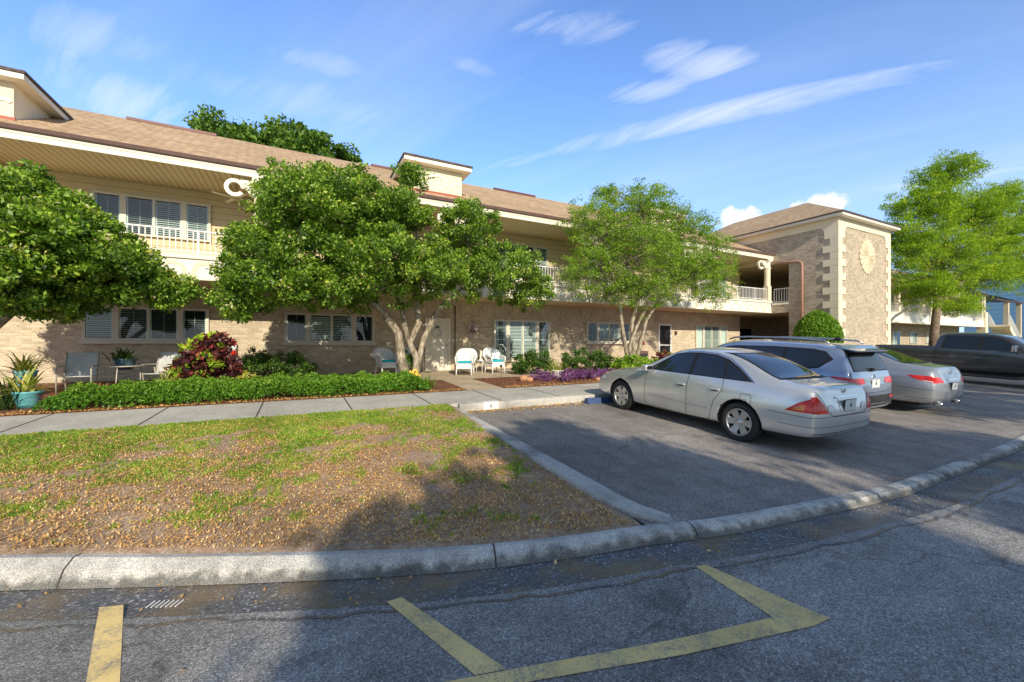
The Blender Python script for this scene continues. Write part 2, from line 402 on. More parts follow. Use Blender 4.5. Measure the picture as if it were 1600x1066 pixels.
def sheet(name, mat, rows, label, cat, z0=None, kind='structure'):
    """rows: list of polylines with the same count -> one sheet"""
    m = MB(); n = len(rows[0]); vs = [p for r in rows for p in r]
    fs = [(j*n+i, j*n+i+1, (j+1)*n+i+1, (j+1)*n+i) for j in range(len(rows)-1) for i in range(n-1)]
    m.add(vs, fs, False); o = m.build(name, mat, fix=False)
    # make faces point up
    bm = bmesh.new(); bm.from_mesh(o.data)
    fl = [f for f in bm.faces if f.normal.z < 0]; bmesh.ops.reverse_faces(bm, faces=fl); bm.to_mesh(o.data); bm.free()
    return tag(o, label, cat, kind=kind)

# far ground to the horizon (below everything else)
gx = [-900,-200,-60,-20,0,20,60,200,900]; gy = [-900,-200,-40,-20,0,5,12,22,60,200,900]
sheet('ground', M['far_ground'], [[Vector((x, y, -.80 if y < 15 else -.06)) for x in gx] for y in gy], 'grassy ground stretching away behind the buildings to the horizon', 'ground')
# road
rx = GO
sheet('road', M['road'], [[Vector((p.x, p.y, ZR)) for p in GO], [Vector((p.x, p.y-2, ZR)) for p in GO], [Vector((p.x*1.0, -16, ZR)) for p in GO]],
      'grey speckled asphalt road with a curving edge in the foreground', 'road')
sheet('gutter', M['gutter_asph'], [[Vector((p.x, p.y, ZR-.035)) for p in FR], [Vector((a.x*.5+b.x*.5, a.y*.5+b.y*.5, ZR-.03)) for a, b in zip(FR, GO)], [Vector((p.x, p.y-.03-.09*float(fbm(p.x*2.3, p.y*2.3))-.05*float(vnoise(p.x*11, 3)), ZR+.004)) for p in GO]],
      'dark damp gutter strip between the curb and the road', 'gutter')
def curb_mesh():
    rows = []
    fr2 = offs(BK, .055); fr3 = offs(BK, CW-.05)
    rows.append([Vector((p.x, p.y, p.z-.12)) for p in BK])
    rows.append([Vector((p.x, p.y, p.z+.015)) for p in BK])
    rows.append([Vector((q.x, q.y, p.z+.018)) for q, p in zip(fr2, BK)])
    rows.append([Vector((q.x, q.y, max(p.z-.035, ZR+.035))) for q, p in zip(fr3, BK)])
    rows.append([Vector((p.x, p.y, ZR-.032)) for p in FR])
    return rows
rows = curb_mesh()
m = MB(); n = len(rows[0]); m.add([p for r in rows for p in r], [(j*n+i, j*n+i+1, (j+1)*n+i+1, (j+1)*n+i) for j in range(4) for i in range(n-1)], False)
kc = m.build('road_curb', M['road_curb'], fix=False)
bm = bmesh.new(); bm.from_mesh(kc.data); bmesh.ops.reverse_faces(bm, faces=[f for f in bm.faces if f.normal.z < -.05 or f.normal.y > .5]); bm.to_mesh(kc.data); bm.free()
tag(kc, 'pale rolled concrete curb curving along the near edge of the lawn and lot', 'curb', kind='structure')
# curb joints
m = MB()
for px in (115, 778, 1071, 1352):
    g = G(px, 870 if px < 200 else (852 if px < 800 else (818 if px < 1100 else 768)))
    i = min(range(len(BK)), key=lambda k: (BK[k]-g).length); d = (BK[i+1]-BK[i]).normalized()*.006
    for j in range(1, 4):
        a = rows[j][i]; b = rows[j+1][i]; up = Vector((0,-.002,.003))
        m.quad(a-d+up, a+d+up, b+d+up, b-d+up)
o = m.build('curb_joint', M['joint'], kc)

# lot
xs = [LX+.0]+[LX+.2*i for i in range(1, 60)]+[15,17,19,22,26,32,40,60]
def lot_rows():
    R_ = []
    for k in range(8):
        u = k/7; r = []
        for x in xs:
            y0 = curb_y(x); y1 = 8.06; y = y0*(1-u)+y1*u
            r.append(Vector((x, y, zplane(min(y, 8.06)) + .006*(u > 0))))
        R_.append(r)
    return R_
sheet('parking_lot', M['lot'], lot_rows(), 'worn dark asphalt parking lot in front of the sidewalk', 'parking lot')
# lawn: finer grid with relief
nx, ny = 150, 60; V = []; 
X0L = -14
for j in range(ny+1):
    for i in range(nx+1):
        x = X0L+(LX-.06-X0L)*i/nx; y0 = curb_y(x); y = y0+(8.06-y0)*j/ny
        z = zlawn(x, y)+.035*(fbm(x*1.5, y*1.5)-.5)*min(1, j/4)*min(1, (ny-j)/3)
        if j == 0: z = zplane(min(y,5))+.012
        V.append((x, y, z))
Q = np.array([(j*(nx+1)+i, j*(nx+1)+i+1, (j+1)*(nx+1)+i+1, (j+1)*(nx+1)+i) for j in range(ny) for i in range(nx)])
o = mesh_np('lawn', np.array(V), Q, M['dirt'], smooth=True); tag(o, 'patchy lawn of bare brown soil between the sidewalk and the road curb', 'lawn', kind='structure')
# lot side curb
m = MB(); pl = [Vector((LX+.00, 8.05, zplane(8.05))), Vector((LX, 6, zplane(6))), Vector((LX, 4.0, zplane(4))), Vector((LX+.0, 3.35, zplane(3.35))), Vector((LX+.10, 2.98, zplane(3.0))), Vector((LX+.34, 2.68, zplane(2.7)-.02))]
pl = resample(pl, .25); W_ = .11
rows2 = []
L_ = offs(pl, W_); R2 = offs(pl, -W_)
k = len(pl)
hh = [.095 if i < k-5 else .095*(k-1-i)/4*.8+.012 for i in range(k)]
rows2 = [[Vector((p.x,p.y,q.z-.1)) for p, q in zip(L_, pl)], [Vector((p.x,p.y,q.z+h)) for p, q, h in zip(L_, pl, hh)], [Vector((p.x,p.y,q.z+h)) for p, q, h in zip(R2, pl, hh)], [Vector((p.x,p.y,q.z-.1)) for p, q in zip(R2, pl)]]
m.add([p for r in rows2 for p in r], [(j*k+i, j*k+i+1, (j+1)*k+i+1, (j+1)*k+i) for j in range(3) for i in range(k-1)]+[(0,k,2*k,3*k),(k-1,2*k-1,3*k-1,4*k-1)])
o = m.build('lot_curb', M['curb'], bevel=.012); tag(o, 'straight narrow concrete curb separating the lawn from the parking lot', 'curb', kind='structure')
# sidewalk
m = MB(); m.add([(-40,8.06,-.17),(45,8.06,-.17),(45,9.75,-.12),(-40,9.75,-.12),(-40,8.06,-.6),(45,8.06,-.6)], [(0,1,2,3),(4,5,1,0)])
sw = m.build('sidewalk', M['walk']); tag(sw, 'light concrete sidewalk running along the front of the building', 'sidewalk', kind='structure')
m = MB()
for x in np.arange(-20.4, 40, 1.52):
    m.quad((x-.012,8.05,-.1665),(x+.012,8.05,-.1665),(x+.012,9.75,-.1165),(x-.012,9.75,-.1165))
m.build('sidewalk_joint', M['joint'], sw)
# curb below the sidewalk at the lot
m = MB(); m.box(LX+.12, 45, 7.93, 8.055, -.6, -.172)
o = m.build('sidewalk_curb', M['curb'], bevel=.015); tag(o, 'weathered concrete curb face at the head of the parking spaces', 'curb', kind='structure')
# beds
m = MB(); m.add([(-40,9.75,-.125),(45,9.75,-.125),(45,15.83,-.01),(-40,15.83,-.01)], [(0,1,2,3)])
tag(m.build('planting_bed', M['mulch']), 'reddish mulch planting bed along the foot of the brick wall', 'planting bed', kind='structure')
m = MB(); m.add([(3.83,9.75,-.118),(4.85,9.75,-.118),(4.95,12.3,-.065),(3.95,12.3,-.065)], [(0,1,2,3)])
m.add([(2.2,12.3,-.06),(9.2,12.3,-.06),(9.2,15.82,.004),(2.2,15.82,.004)], [(0,1,2,3)])
tag(m.build('front_walk', M['patio']), 'tan concrete walkway and patio leading to the front door', 'walkway', kind='structure')
m = MB(); m.add([(24.05,9.76,-.118),(45,9.76,-.118),(45,10.6,-.1),(24.05,10.6,-.1)], [(0,1,2,3)]); m.add([(24.05,11,-.02),(29.5,11,-.02),(29.5,30,.004),(24.05,30,.004)], [(0,1,2,3)])
tag(m.build('passage_floor', M['walk']), 'concrete floor of the open passage beside the brick tower', 'floor', kind='structure')

# yellow bay lines
def strip(poly, z):
    return [Vector((q.x, q.y, z)) for q in [G(px, py, CZ-ZR, 0) for px, py in poly]]
def marking(polys, label):
    m = MB()
    for i, p in enumerate(polys):
        q = strip(p, ZR+.004+.001*i); m.add(q, [tuple(range(len(q)))])
    o = m.build('bay_line', M['yellow']); bm = bmesh.new(); bm.from_mesh(o.data)
    bmesh.ops.reverse_faces(bm, faces=[f for f in bm.faces if f.normal.z < 0]); bm.to_mesh(o.data); bm.free()
    return tag(o, label, 'road marking', kind='structure')
marking([[(155,950),(193,946),(185,1120),(125,1120)]], 'short yellow bay line at the far left foreground')
marking([[(604,941),(628,934),(792,1047),(742,1056)]], 'slanting yellow bay line in the middle foreground')
marking([[(1087,886),(1103,883),(1262,953),(1208,966)],[(600,1085),(790,1049),(1050,1001),(1208,966),(1262,953),(1298,967),(1272,979),(1070,1024),(830,1066),(700,1090)]], 'long yellow bay corner line in the right foreground')
# ================================================================== BUILDING
YW = 15.83; YB = 13.95; XL = -12.0; XR = 24.0
ZBAL0, ZBAL1 = 2.81, 3.38
EAVE_Y, EAVE_Z = 13.85, 5.85
RP = .53
bld = thing('apartment_building', 'long two storey tan brick building with a shingled roof and upper balcony', 'building', (XL, YW, 0))
bld_inv = Matrix.Translation((-XL, -YW, 0))
PARENTS = {}
def part(mb, name, mat, parent, bevel=0, label=None, smooth=None):
    """mesh given in world coordinates, parented with its place kept"""
    o = mb.build(name, mat, parent, bevel)
    w = Vector((0,0,0)); p = parent
    while p is not None: w += p.location; p = p.parent
    o.data.transform(Matrix.Translation(-w))
    if label: o['label'] = label
    return o
# walls
m = MB(); m.box(XL, XR-.02, YW, YW+.25, -.1, 2.949); part(m, 'brick_wall', M['brick'], bld)
m = MB(); m.box(XL, XR-.02, YW+.002, YW+.25, 2.95, 5.86); part(m, 'upper_wall', M['siding'], bld)
m = MB(); m.box(XL-.0, XL+.25, YW+.26, 26, -.1, 5.86); part(m, 'end_wall', M['brick'], bld)
# balcony slab + fascia
m = MB(); m.box(XL, XR, YB+.03, YW-.003, 2.815, 2.95); part(m, 'balcony_slab', M['cream2'], bld)
m = MB(); m.box(XL, XR, YB, YB+.12, ZBAL0, ZBAL1); part(m, 'balcony_fascia', M['ivory'], bld)
m = MB(); m.box(XL, XR+.03, YB-.05, YB+.16, ZBAL1, ZBAL1+.13); m.box(XL, XR+.02, YB-.02, YB-.001, ZBAL0+.0, ZBAL0+.06); part(m, 'balcony_ledge', M['trim'], bld, .01)
# arch relief on the fascia
m = MB(); per = .70; nA = int((XR-XL)/per)
for i in range(nA):
    cx = XR-.4-per*i; zc = 3.04; y1 = YB-.012
    segs = 8; R0, R1 = .20, .30
    pts = []
    for k in range(segs+1):
        a = PI*k/segs; pts.append((math.cos(a), math.sin(a)*.95))
    for k in range(segs):
        (a0,b0),(a1,b1) = pts[k], pts[k+1]
        m.prism([(cx+a0*R0, zc+b0*R0), (cx+a0*R1, zc+b0*R1), (cx+a1*R1, zc+b1*R1), (cx+a1*R0, zc+b1*R0)], lambda u,v,s: (u, y1 if s else YB-.0005, v))
    for sgn in (-1, 1):
        m.prism([(cx+sgn*R0, zc), (cx+sgn*R1, zc), (cx+sgn*.345, 2.88), (cx+sgn*.25, 2.88)], lambda u,v,s: (u, y1 if s else YB-.0005, v))
part(m, 'arch_relief', M['cream'], bld)
# columns every 6.2 m with C scroll brackets
COLX = [-7.3, -1.0, 5.2, 11.5, 17.7, 23.75]
def scroll(m, cx, cy, z0, s):
    """C shaped scroll plus a curved arm, flat plate 9 cm thick, in the XZ plane; s=-1 goes left"""
    th = .05
    n = 18
    R0, R1 = .15, .255; ox = cx+s*.62; oz = z0-.30
    for k in range(n):
        a0 = math.radians(-50)+math.radians(285)*k/n; a1 = math.radians(-50)+math.radians(285)*(k+1)/n
        r = lambda a, R: (ox - s*math.cos(a)*R*-1*-1, oz+math.sin(a)*R)
        # open end faces the column side, low
        a0 = math.radians(-35)-math.radians(325)*k/n; a1 = math.radians(-35)-math.radians(325)*(k+1)/n
        f = lambda a, R: (ox+(-s)*math.cos(a)*R, oz+math.sin(a)*R)
        if k < n-2 or True:
            m.prism([f(a0,R0), f(a0,R1), f(a1,R1), f(a1,R0)], lambda u,v,q: (u, cy-th+2*th*q, v))
    # arm: quarter-circle web from the column to the scroll
    pts = [(cx+s*.12, z0-.02), (cx+s*.50, z0-.04), (cx+s*.42, z0-.20), (cx+s*.30, z0-.38), (cx+s*.20, z0-.50), (cx+s*.12, z0-.55)]
    m.prism(pts, lambda u,v,q: (u, cy-th*.9+1.8*th*q, v))
for cx in COLX:
    m = MB(); y0 = YB+.04
    m.box(cx-.15, cx+.15, y0-.11, y0+.19, ZBAL1+.13, 4.35)
    m.lathe([(.155,0),(.155,1.35)], 20, (cx, y0+.04, 4.2))
    o = part(m, 'column', M['cream'], bld, .01)
    m = MB(); m.lathe([(.16,0),(.19,.03),(.19,.07),(.15,.10),(.15,.55)], 20, (cx, y0+.04, 5.30)); m.box(cx-.19, cx+.19, y0-.15, y0+.23, 5.72, 5.849); part(m, 'capital', M['trim'], o)
    for s in (-1, 1):
        if cx > 23 and s == 1: continue
        m = MB(); scroll(m, cx, y0+.04, 5.82, s); part(m, 'scroll_bracket', M['trim'], o)
    m = MB(); m.box(cx-.1, cx+.1, YB+.161, YW-.003, 5.6, 5.845); part(m, 'ceiling_beam', M['cream2'], bld)
# railings between the columns
def railing(parent, a, b, z0, z1, name='railing'):
    m = MB(); a = Vector(a); b = Vector(b); d = b-a; L = d.length; d.normalize()
    m.bar(a+Vector((0,0,z1)), b+Vector((0,0,z1)), .05, .04); m.bar(a+Vector((0,0,z0+.03)), b+Vector((0,0,z0+.03)), .04, .03)
    n = int(L/.125)
    for i in range(n+1):
        p = a+d*(L*i/n); m.bar(p+Vector((0,0,z0+.04)), p+Vector((0,0,z1-.02)), .022, .022)
    for i in range(int(L/1.55)+1):
        p = a+d*min(L-.02, .02+1.55*i); m.bar(p+Vector((0,0,z0-.05)), p+Vector((0,0,z1)), .045, .045)
    return part(m, name, M['white'], parent)
for x0, x1 in zip([XL]+COLX, COLX): railing(bld, (x0+.17, YB+.05, 0), (x1-.17, YB+.05, 0), ZBAL1+.17, 4.16)
# roof
RX1 = XR-.003
YR_, = (20.0,); ZE = 6.12; ZRG = ZE+RP*(YR_-EAVE_Y)
m = MB(); th = .09
m.add([(XL-.3,EAVE_Y-.04,ZE-.02),(RX1,EAVE_Y-.04,ZE-.02),(RX1,YR_,ZRG),(XL-.3,YR_,ZRG),(XL-.3,26.2,ZE),(RX1,26.2,ZE)], [(0,1,2,3),(3,2,5,4)])
m.add([(XL-.3,EAVE_Y-.04,ZE-.02-th),(RX1,EAVE_Y-.04,ZE-.02-th),(RX1,YR_,ZRG-th),(XL-.3,YR_,ZRG-th),(XL-.3,26.2,ZE-th),(RX1,26.2,ZE-th)], [(3,2,1,0),(4,5,2,3)])
m.add([(XL-.3,EAVE_Y-.04,ZE-.02-th),(XL-.3,EAVE_Y-.04,ZE-.02),(XL-.3,YR_,ZRG),(XL-.3,YR_,ZRG-th)], [(0,1,2,3)])
roof = part(m, 'roof', M['shingle'], bld)
for a, b in ((-5.6,-2.9),(3.0,4.6),(9.3,11.8),(17,20)):
    m = MB()
    m.prism([(YR_-.22, ZRG-.10),(YR_-.20, ZRG+.01),(YR_, ZRG+.09),(YR_+.2, ZRG+.01),(YR_+.22, ZRG-.1)], lambda u,v,q: (a if not q else b, u, v))
    part(m, 'ridge_vent', M['redmetal'], roof)
m = MB(); m.box(XL-.3, RX1+.6, EAVE_Y-.02, EAVE_Y+.03, EAVE_Z-.005, EAVE_Z+.19); m.box(XL-.3, RX1+.6, EAVE_Y-.035, EAVE_Y-.021, EAVE_Z+.13, EAVE_Z+.185); part(m, 'fascia_board', M['trim'], bld)
m = MB(); m.prism([(EAVE_Y-.02, EAVE_Z+.19),(EAVE_Y-.10, EAVE_Z+.215),(EAVE_Y-.13, EAVE_Z+.30),(EAVE_Y-.02, EAVE_Z+.32)], lambda u,v,q: (XL-.3 if not q else RX1+.6, u, v)); part(m, 'gutter', M['gutter'], bld)
m = MB(); m.box(XL, XR, EAVE_Y+.031, YW-.003, EAVE_Z+.002, EAVE_Z+.03); part(m, 'soffit', M['soffit'], bld)
# dormers
for dx in (-6.35, 5.57, 17.5):
    x0, x1 = dx-1.96, dx; yf = 14.9; zt = 7.62
    zf = ZE+RP*(yf-EAVE_Y); yb = EAVE_Y+(zt-ZE)/RP
    m = MB(); m.add([(x0,yf,zf-.1),(x1,yf,zf-.1),(x1,yf,zt),(x0,yf,zt),(x0,yb,zt),(x1,yb,zt)], [(0,1,2,3),(0,3,4),(1,5,2),(3,2,5,4)])
    dm = part(m, 'dormer', M['cream'], roof)
    m = MB(); o_ = .30; yr = yb+.25
    m.box(x0-o_, x1+o_, yf-o_, yr, zt, zt+.14); part(m, 'dormer_fascia', M['trim'], dm)
    m = MB(); zz = zt+.142
    m.add([(x0-o_-.03,yf-o_-.03,zz),(x1+o_+.03,yf-o_-.03,zz),(x1+o_+.03,yr+.3,zz),(x0-o_-.03,yr+.3,zz),
           (x0-o_-.03,yf-o_-.03,zz+.07),(x1+o_+.03,yf-o_-.03,zz+.07),(x1+o_+.03,yr+.3,zz+.09),(x0-o_-.03,yr+.3,zz+.09),(x0+.5,yf+.5,zz+.22),(x1-.5,yf+.5,zz+.22),(x1-.5,yr+.5,zz+.22),(x0+.5,yr+.5,zz+.22)],
          [(0,1,5,4),(1,2,6,5),(3,0,4,7),(4,5,9,8),(5,6,10,9),(7,4,8,11),(8,9,10,11)])
    part(m, 'dormer_roof', M['shingle_dk'], dm)
    m = MB(); m.box(x0-.05, x1+.05, yf-.06, yf-.002, zf-.09, zf+.05); part(m, 'flashing', M['red'], dm)
    for cx, r in ((x0+.98, .42), (x0+.2, .24), (x1-.2, .24)):
        m = MB()
        for k in range(14):
            a0, a1 = PI*k/14, PI*(k+1)/14
            f = lambda a, R: (cx+math.cos(a)*R, zf+.30+math.sin(a)*R)
            if any(abs(f(a0,r)[0]-(x0+.98)) > .97 for _ in (0,)): continue
            m.prism([f(a0,r-.09), f(a0,r), f(a1,r), f(a1,r-.09)], lambda u,v,q: (u, yf-.025 if q else yf-.001, v))
        part(m, 'arch_ornament', M['trim'], dm)
# ------------------------------------------------------------------ windows and doors
def slats(m, x0, x1, y, z0, z1, step=.062, tilt=.6):
    z = z0+step*.5
    while z < z1:
        dy = .022*math.cos(tilt); dz = .022*math.sin(tilt)
        m.quad((x0,y-dy,z-dz),(x1,y-dy,z-dz),(x1,y+dy,z+dz),(x0,y+dy,z+dz)); z += step
WR = random.Random(4)
def window(parent, x0, x1, z0, z1, cuts, Y=YW, sill=True, tall=False, fr=.07, shade=None):
    """cuts: fractions of posts; panes between them"""
    m = MB(); ya, yb = Y-.085, Y-.002
    m.box(x0, x1, ya, yb, z1-fr, z1); m.box(x0, x1, ya, yb, z0, z0+fr*.8)
    W = x1-x0; edges = []
    posts = [(0, fr)]+[(c*W-w/2, w) for c, w in cuts]+[(W-fr, fr)]
    for a, w in posts: m.box(x0+a, x0+a+w, ya+.001, yb, z0+fr*.8, z1-fr)
    spans = [(x0+posts[i][0]+posts[i][1], x0+posts[i+1][0]) for i in range(len(posts)-1)]
    w_ = part(m, 'window', M['frame'], parent)
    g = MB(); sl = MB(); bk = MB()
    for i, (a, b) in enumerate(spans):
        g.quad((a,Y-.055,z0+fr*.8),(b,Y-.055,z0+fr*.8),(b,Y-.055,z1-fr),(a,Y-.055,z1-fr))
        bk.quad((a,Y-.006,z0+fr*.8),(b,Y-.006,z0+fr*.8),(b,Y-.006,z1-fr),(a,Y-.006,z1-fr))
        kind = (shade or ['s']*9)[i]
        if kind == 'c':   # white curtain or sheer shade
            sl.quad((a+.01,Y-.02,z0+fr),(b-.01,Y-.02,z0+fr),(b-.01,Y-.02,z1-fr),(a+.01,Y-.02,z1-fr))
        elif kind == 'o': pass
        else:
            for q in (0, 1):
                zl = z0+fr; zh = z1-fr
                slats(sl, a+.03, b-.03, Y-.030, zl+.02, zh-.02, tilt=WR.choice((.15,.4,.8,1.15)))
                break
            for xx in (a+.015, b-.015): sl.box(xx-.018, xx+.018, Y-.045, Y-.012, z0+fr*.8, z1-fr)
            sl.box(a, b, Y-.045, Y-.012, (z0+z1)/2-.02, (z0+z1)/2+.02) if tall else None
            sl.bar(((a+b)/2, Y-.05, z0+fr), ((a+b)/2, Y-.05, z1-fr), .008)
    part(bk, 'backing', M['dark'], w_); part(sl, 'shutter', M['slat'], w_); part(g, 'pane', M['glass'], w_)
    if sill:
        s = MB(); s.box(x0-.06, x1+.06, Y-.14, Y-.002, z0-.11, z0-.002); part(s, 'sill', M['frame'], w_, .008)
    return w_
T3 = [(.245,.14),(.50,.05),(.755,.14)]
window(bld, -10.6, -7.7, 1.17, 2.15, T3)
window(bld, -5.4, -2.5, 1.17, 2.15, T3)
window(bld, -.43, 2.48, 1.12, 2.12, T3, shade=['s','s','s','s'])
window(bld, 7.34, 10.17, .40, 2.10, [(.24,.13),(.50,.05),(.76,.13)], tall=True, shade=['s','s','s','s'])
window(bld, 12.25, 15.0, 1.15, 2.12, T3)
window(bld, 19.94, 22.7, .40, 2.13, [(.24,.14),(.50,.05),(.76,.14)], tall=True, shade=['c','s','s','c'])
for a in (-5.2, -.5, 7.3, 12.3, 19.9): window(bld, a-(0 if a > -5 else 0), a+2.75, 4.25 if a < 5 else 3.1, 5.42, T3, sill=False, tall=a > 5)
window(bld, -11.8, -9.0, 4.25, 5.42, T3, sill=False)
def door(parent, x0, x1, z1, Y=YW, mat='cream2', screen=False, name='door'):
    m = MB(); m.box(x0, x0+.09, Y-.07, Y-.002, 0, z1); m.box(x1-.09, x1, Y-.07, Y-.002, 0, z1); m.box(x0+.09, x1-.09, Y-.07, Y-.002, z1-.09, z1)
    if screen:
        m.box(x0+.09, x1-.09, Y-.06, Y-.002, .95, 1.03); m.box(x0+.09, x1-.09, Y-.06, Y-.002, .02, .22)
    f = part(m, name, M['trim'] if not screen else M['white'], parent, .006)
    m = MB()
    if screen:
        m.box(x0+.09, x1-.09, Y-.03, Y-.003, .0, z1-.09); part(m, 'door_screen', M['dark'], f)
    else:
        m.box(x0+.09, x1-.09, Y-.04, Y-.003, .0, z1-.09)
        for zz in ((.18,.85),(1.0,1.85)):
            m.box(x0+.2, x1-.2, Y-.05, Y-.0405, zz[0], zz[1])
        part(m, 'door_leaf', M[mat], f, .006)
    m = MB(); m.lathe([(.0,.05),(.025,.045),(.025,.02),(.012,.0)], 12, (x1-.16, Y-.05, 1.0), Matrix.Rotation(PI/2, 3, 'X')); part(m, 'door_handle', M['dark_brown'], f)
    return f
door(bld, 4.38, 5.41, 2.08, mat='trim'); door(bld, 17.03, 18.0, 2.13, screen=True)
m = MB(); m.box(16.9, 18.2, YW+.0, YW+.001, 3, 3.01)
door_up = MB(); door_up.box(17.0, 18.0, YW-.05, YW-.002, 2.952, 5.0); part(door_up, 'upper_door', M['trim'], bld)
# narrow downpipe and meter panel, wall lights
m = MB(); m.tube([(5.62, YW-.05, 0), (5.62, YW-.05, 2.6)], .022, 8); part(m, 'pipe', M['dark_brown'], bld)
for x in (18.35,):
    m = MB(); m.box(x-.05, x+.05, YW-.10, YW-.002, 1.55, 1.75); part(m, 'wall_lamp', M['dark_brown'], bld)
# soffit flood light near the left
m = MB(); m.lathe([(.0,-.05),(.13,-.04),(.15,0)], 16, (-6.9, 14.7, EAVE_Z)); part(m, 'soffit_lamp', M['red'], bld)
# ceiling fan under the soffit
fan = None
m = MB(); fx, fy = -1.7, 14.95; m.tube([(fx,fy,EAVE_Z),(fx,fy,5.58)], .015, 8); m.lathe([(0,0),(.09,.0),(.1,.1),(0,.12)], 12, (fx,fy,5.46)); fan = part(m, 'ceiling_fan', M['cream2'], bld)
for k in range(4):
    a = .5+k*PI/2; m = MB(); c = Vector((fx+math.cos(a)*.36, fy+math.sin(a)*.36, 5.5)); m.obox(c, (.55,.12,.012), Matrix.Rotation(a, 3, 'Z')); part(m, 'fan_blade', M['trim'], fan)

# ================================================================== TOWER
TX0, TX1, TY0, TY1 = 24.0, 29.6, 10.68, 21.0
tw = thing('brick_tower', 'square brown brick tower with cream corner quoins and a hipped roof', 'building', (TX0, TY0, 0))
m = MB(); m.box(TX0, TX1, TY0, TY0+.25, -.4, 7.42); part(m, 'front_wall', M['tower_brick'], tw)
m = MB(); m.box(TX0+.001, TX0+.25, TY0+.251, 13.0, -.4, 7.42); m.box(TX0+.001, TX0+.25, 13.0, TY1, 5.56, 7.42)
m.box(TX0+.001, TX0+.25, 13.001, YB, 2.80, 3.25); part(m, 'side_wall', M['tower_brick'], tw)
m = MB(); m.box(TX1-.25, TX1-.001, TY0+.251, TY1, -.1, 7.42); part(m, 'far_wall', M['tower_brick'], tw)
m = MB(); m.box(TX0+.01, TX1-.26, 18.0, 18.2, -.05, 5.6); m.box(TX0+.01, TX0+.2, YW+.26, 18, -.05, 5.55); part(m, 'passage_wall', M['cream2'], tw)
m = MB(); m.box(TX0+.02, TX1-.26, 12.4, 17.99, 2.80, 2.96); m.box(TX0+.251, TX1-.26, 12.4, 17.99, 5.57, 5.7); part(m, 'passage_slab', M['cream2'], tw)
for (x0, x1, z0, z1) in ((25.0,25.9,0,2.05),(27.3,28.5,0,2.1),(27.2,28.4,2.965,5.1)):
    m = MB(); m.box(x0, x1, 17.95, 17.998, z0, z1); part(m, 'doorway', M['dark'] if x0 > 26 else M['cream2'], tw)
m = MB(); m.box(TX0-.04, TX0+.27, 13.001, YB-.06, 3.25, 3.36); part(m, 'ledge', M['trim'], tw)
railing(tw, (TX0+.1, 13.02, 0), (TX0+.1, YB-.1, 0), 3.40, 4.16)
# cream band with rounded corners (front and side)
def band(fn, W):
    m = MB(); zt, zb, zc = 7.421, 7.03, 6.42; bw = .62; r = .3
    poly = [(0,zc),(0,zt),(W,zt),(W,zc),(W-bw,zc),(W-bw,zb-r)]
    poly += [(W-bw-r+r*math.cos(a), zb-r+r*math.sin(a)) for a in [PI/2*k/6 for k in range(1,7)]]
    poly += [(bw+r-r*math.sin(a), zb-r+r*math.cos(a)) for a in [PI/2*k/6 for k in range(0,6)]]
    poly += [(bw,zb-r),(bw,zc)]
    m2 = MB()
    def pz(poly): m2.prism(poly, fn)
    pz([(0,zb),(W,zb),(W,zt),(0,zt)]); pz([(0,zc),(bw,zc),(bw,zb-.0005),(0,zb-.0005)]); pz([(W-bw,zc),(W,zc),(W,zb-.0005),(W-bw,zb-.0005)])
    for sg, x0 in ((1, bw), (-1, W-bw)):
        arc = [(x0+sg*(r-r*math.sin(PI/2*k/8)), zb-r+r*math.cos(PI/2*k/8)) for k in range(9)]
        for k in range(8): pz([(x0, zb-.0003), arc[k], arc[k+1]])
    return m2
part(band(lambda u,v,s: (TX0-.04+u, TY0-.04*s-.001, v), TX1-TX0+.08), 'cornice_band', M['cream'], tw)
part(band(lambda u,v,s: (TX0-.04*s-.001, TY0-.037+u, v), TY1-TY0), 'cornice_band', M['cream'], tw)
# quoins
z = 6.415; k = 0
while z > -.3:
    h = .355; lw = .66 if k % 2 else .34; e = .004*(k % 2)
    for side in (0, 1):
        m = MB()
        if side == 0: # left corner wraps both faces
            m.box(TX0-.045-e, TX0+lw, TY0-.045-e, TY0-.001, z-h+.004, z); m.box(TX0-.045-e, TX0-.001, TY0-.001, TY0+lw, z-h+.004, z)
        else: m.box(TX1-lw*.8, TX1+.045, TY0-.045-e, TY0-.001, z-h+.004, z)
        part(m, 'quoin', M['cream'], tw, .008)
    z -= h; k += 1
M['medal'] = plain('medallion_stucco', (.66,.57,.40), .85, var=.12, scale=5, bump=.3)
# medallion: pointed shield with radial flutes
m = MB(); cx, cz_ = 27.0, 5.72; n = 32; vs = [(cx, TY0-.08, cz_)]
for k in range(n):
    a = 2*PI*k/n; r = (.86 if k % 2 else .80)*(1+.12*abs(math.sin(a))**8)
    vs.append((cx+r*math.cos(a), TY0-(.055 if k % 2 else .012), cz_+r*math.sin(a)*1.0))
for k in range(n):
    a = 2*PI*k/n; r = .40; vs.append((cx+r*math.cos(a), TY0-(.10 if k % 2 else .04), cz_+r*math.sin(a)))
for k in range(n): v = vs[1+k]; vs.append((v[0], TY0-.001, v[2]))
fs = []
for k in range(n):
    k2 = (k+1) % n; fs += [(0, 1+n+k, 1+n+k2), (1+n+k, 1+k, 1+k2, 1+n+k2), (1+k, 1+2*n+k, 1+2*n+k2, 1+k2)]
m.add(vs, fs); part(m, 'medallion', M['medal'], tw)
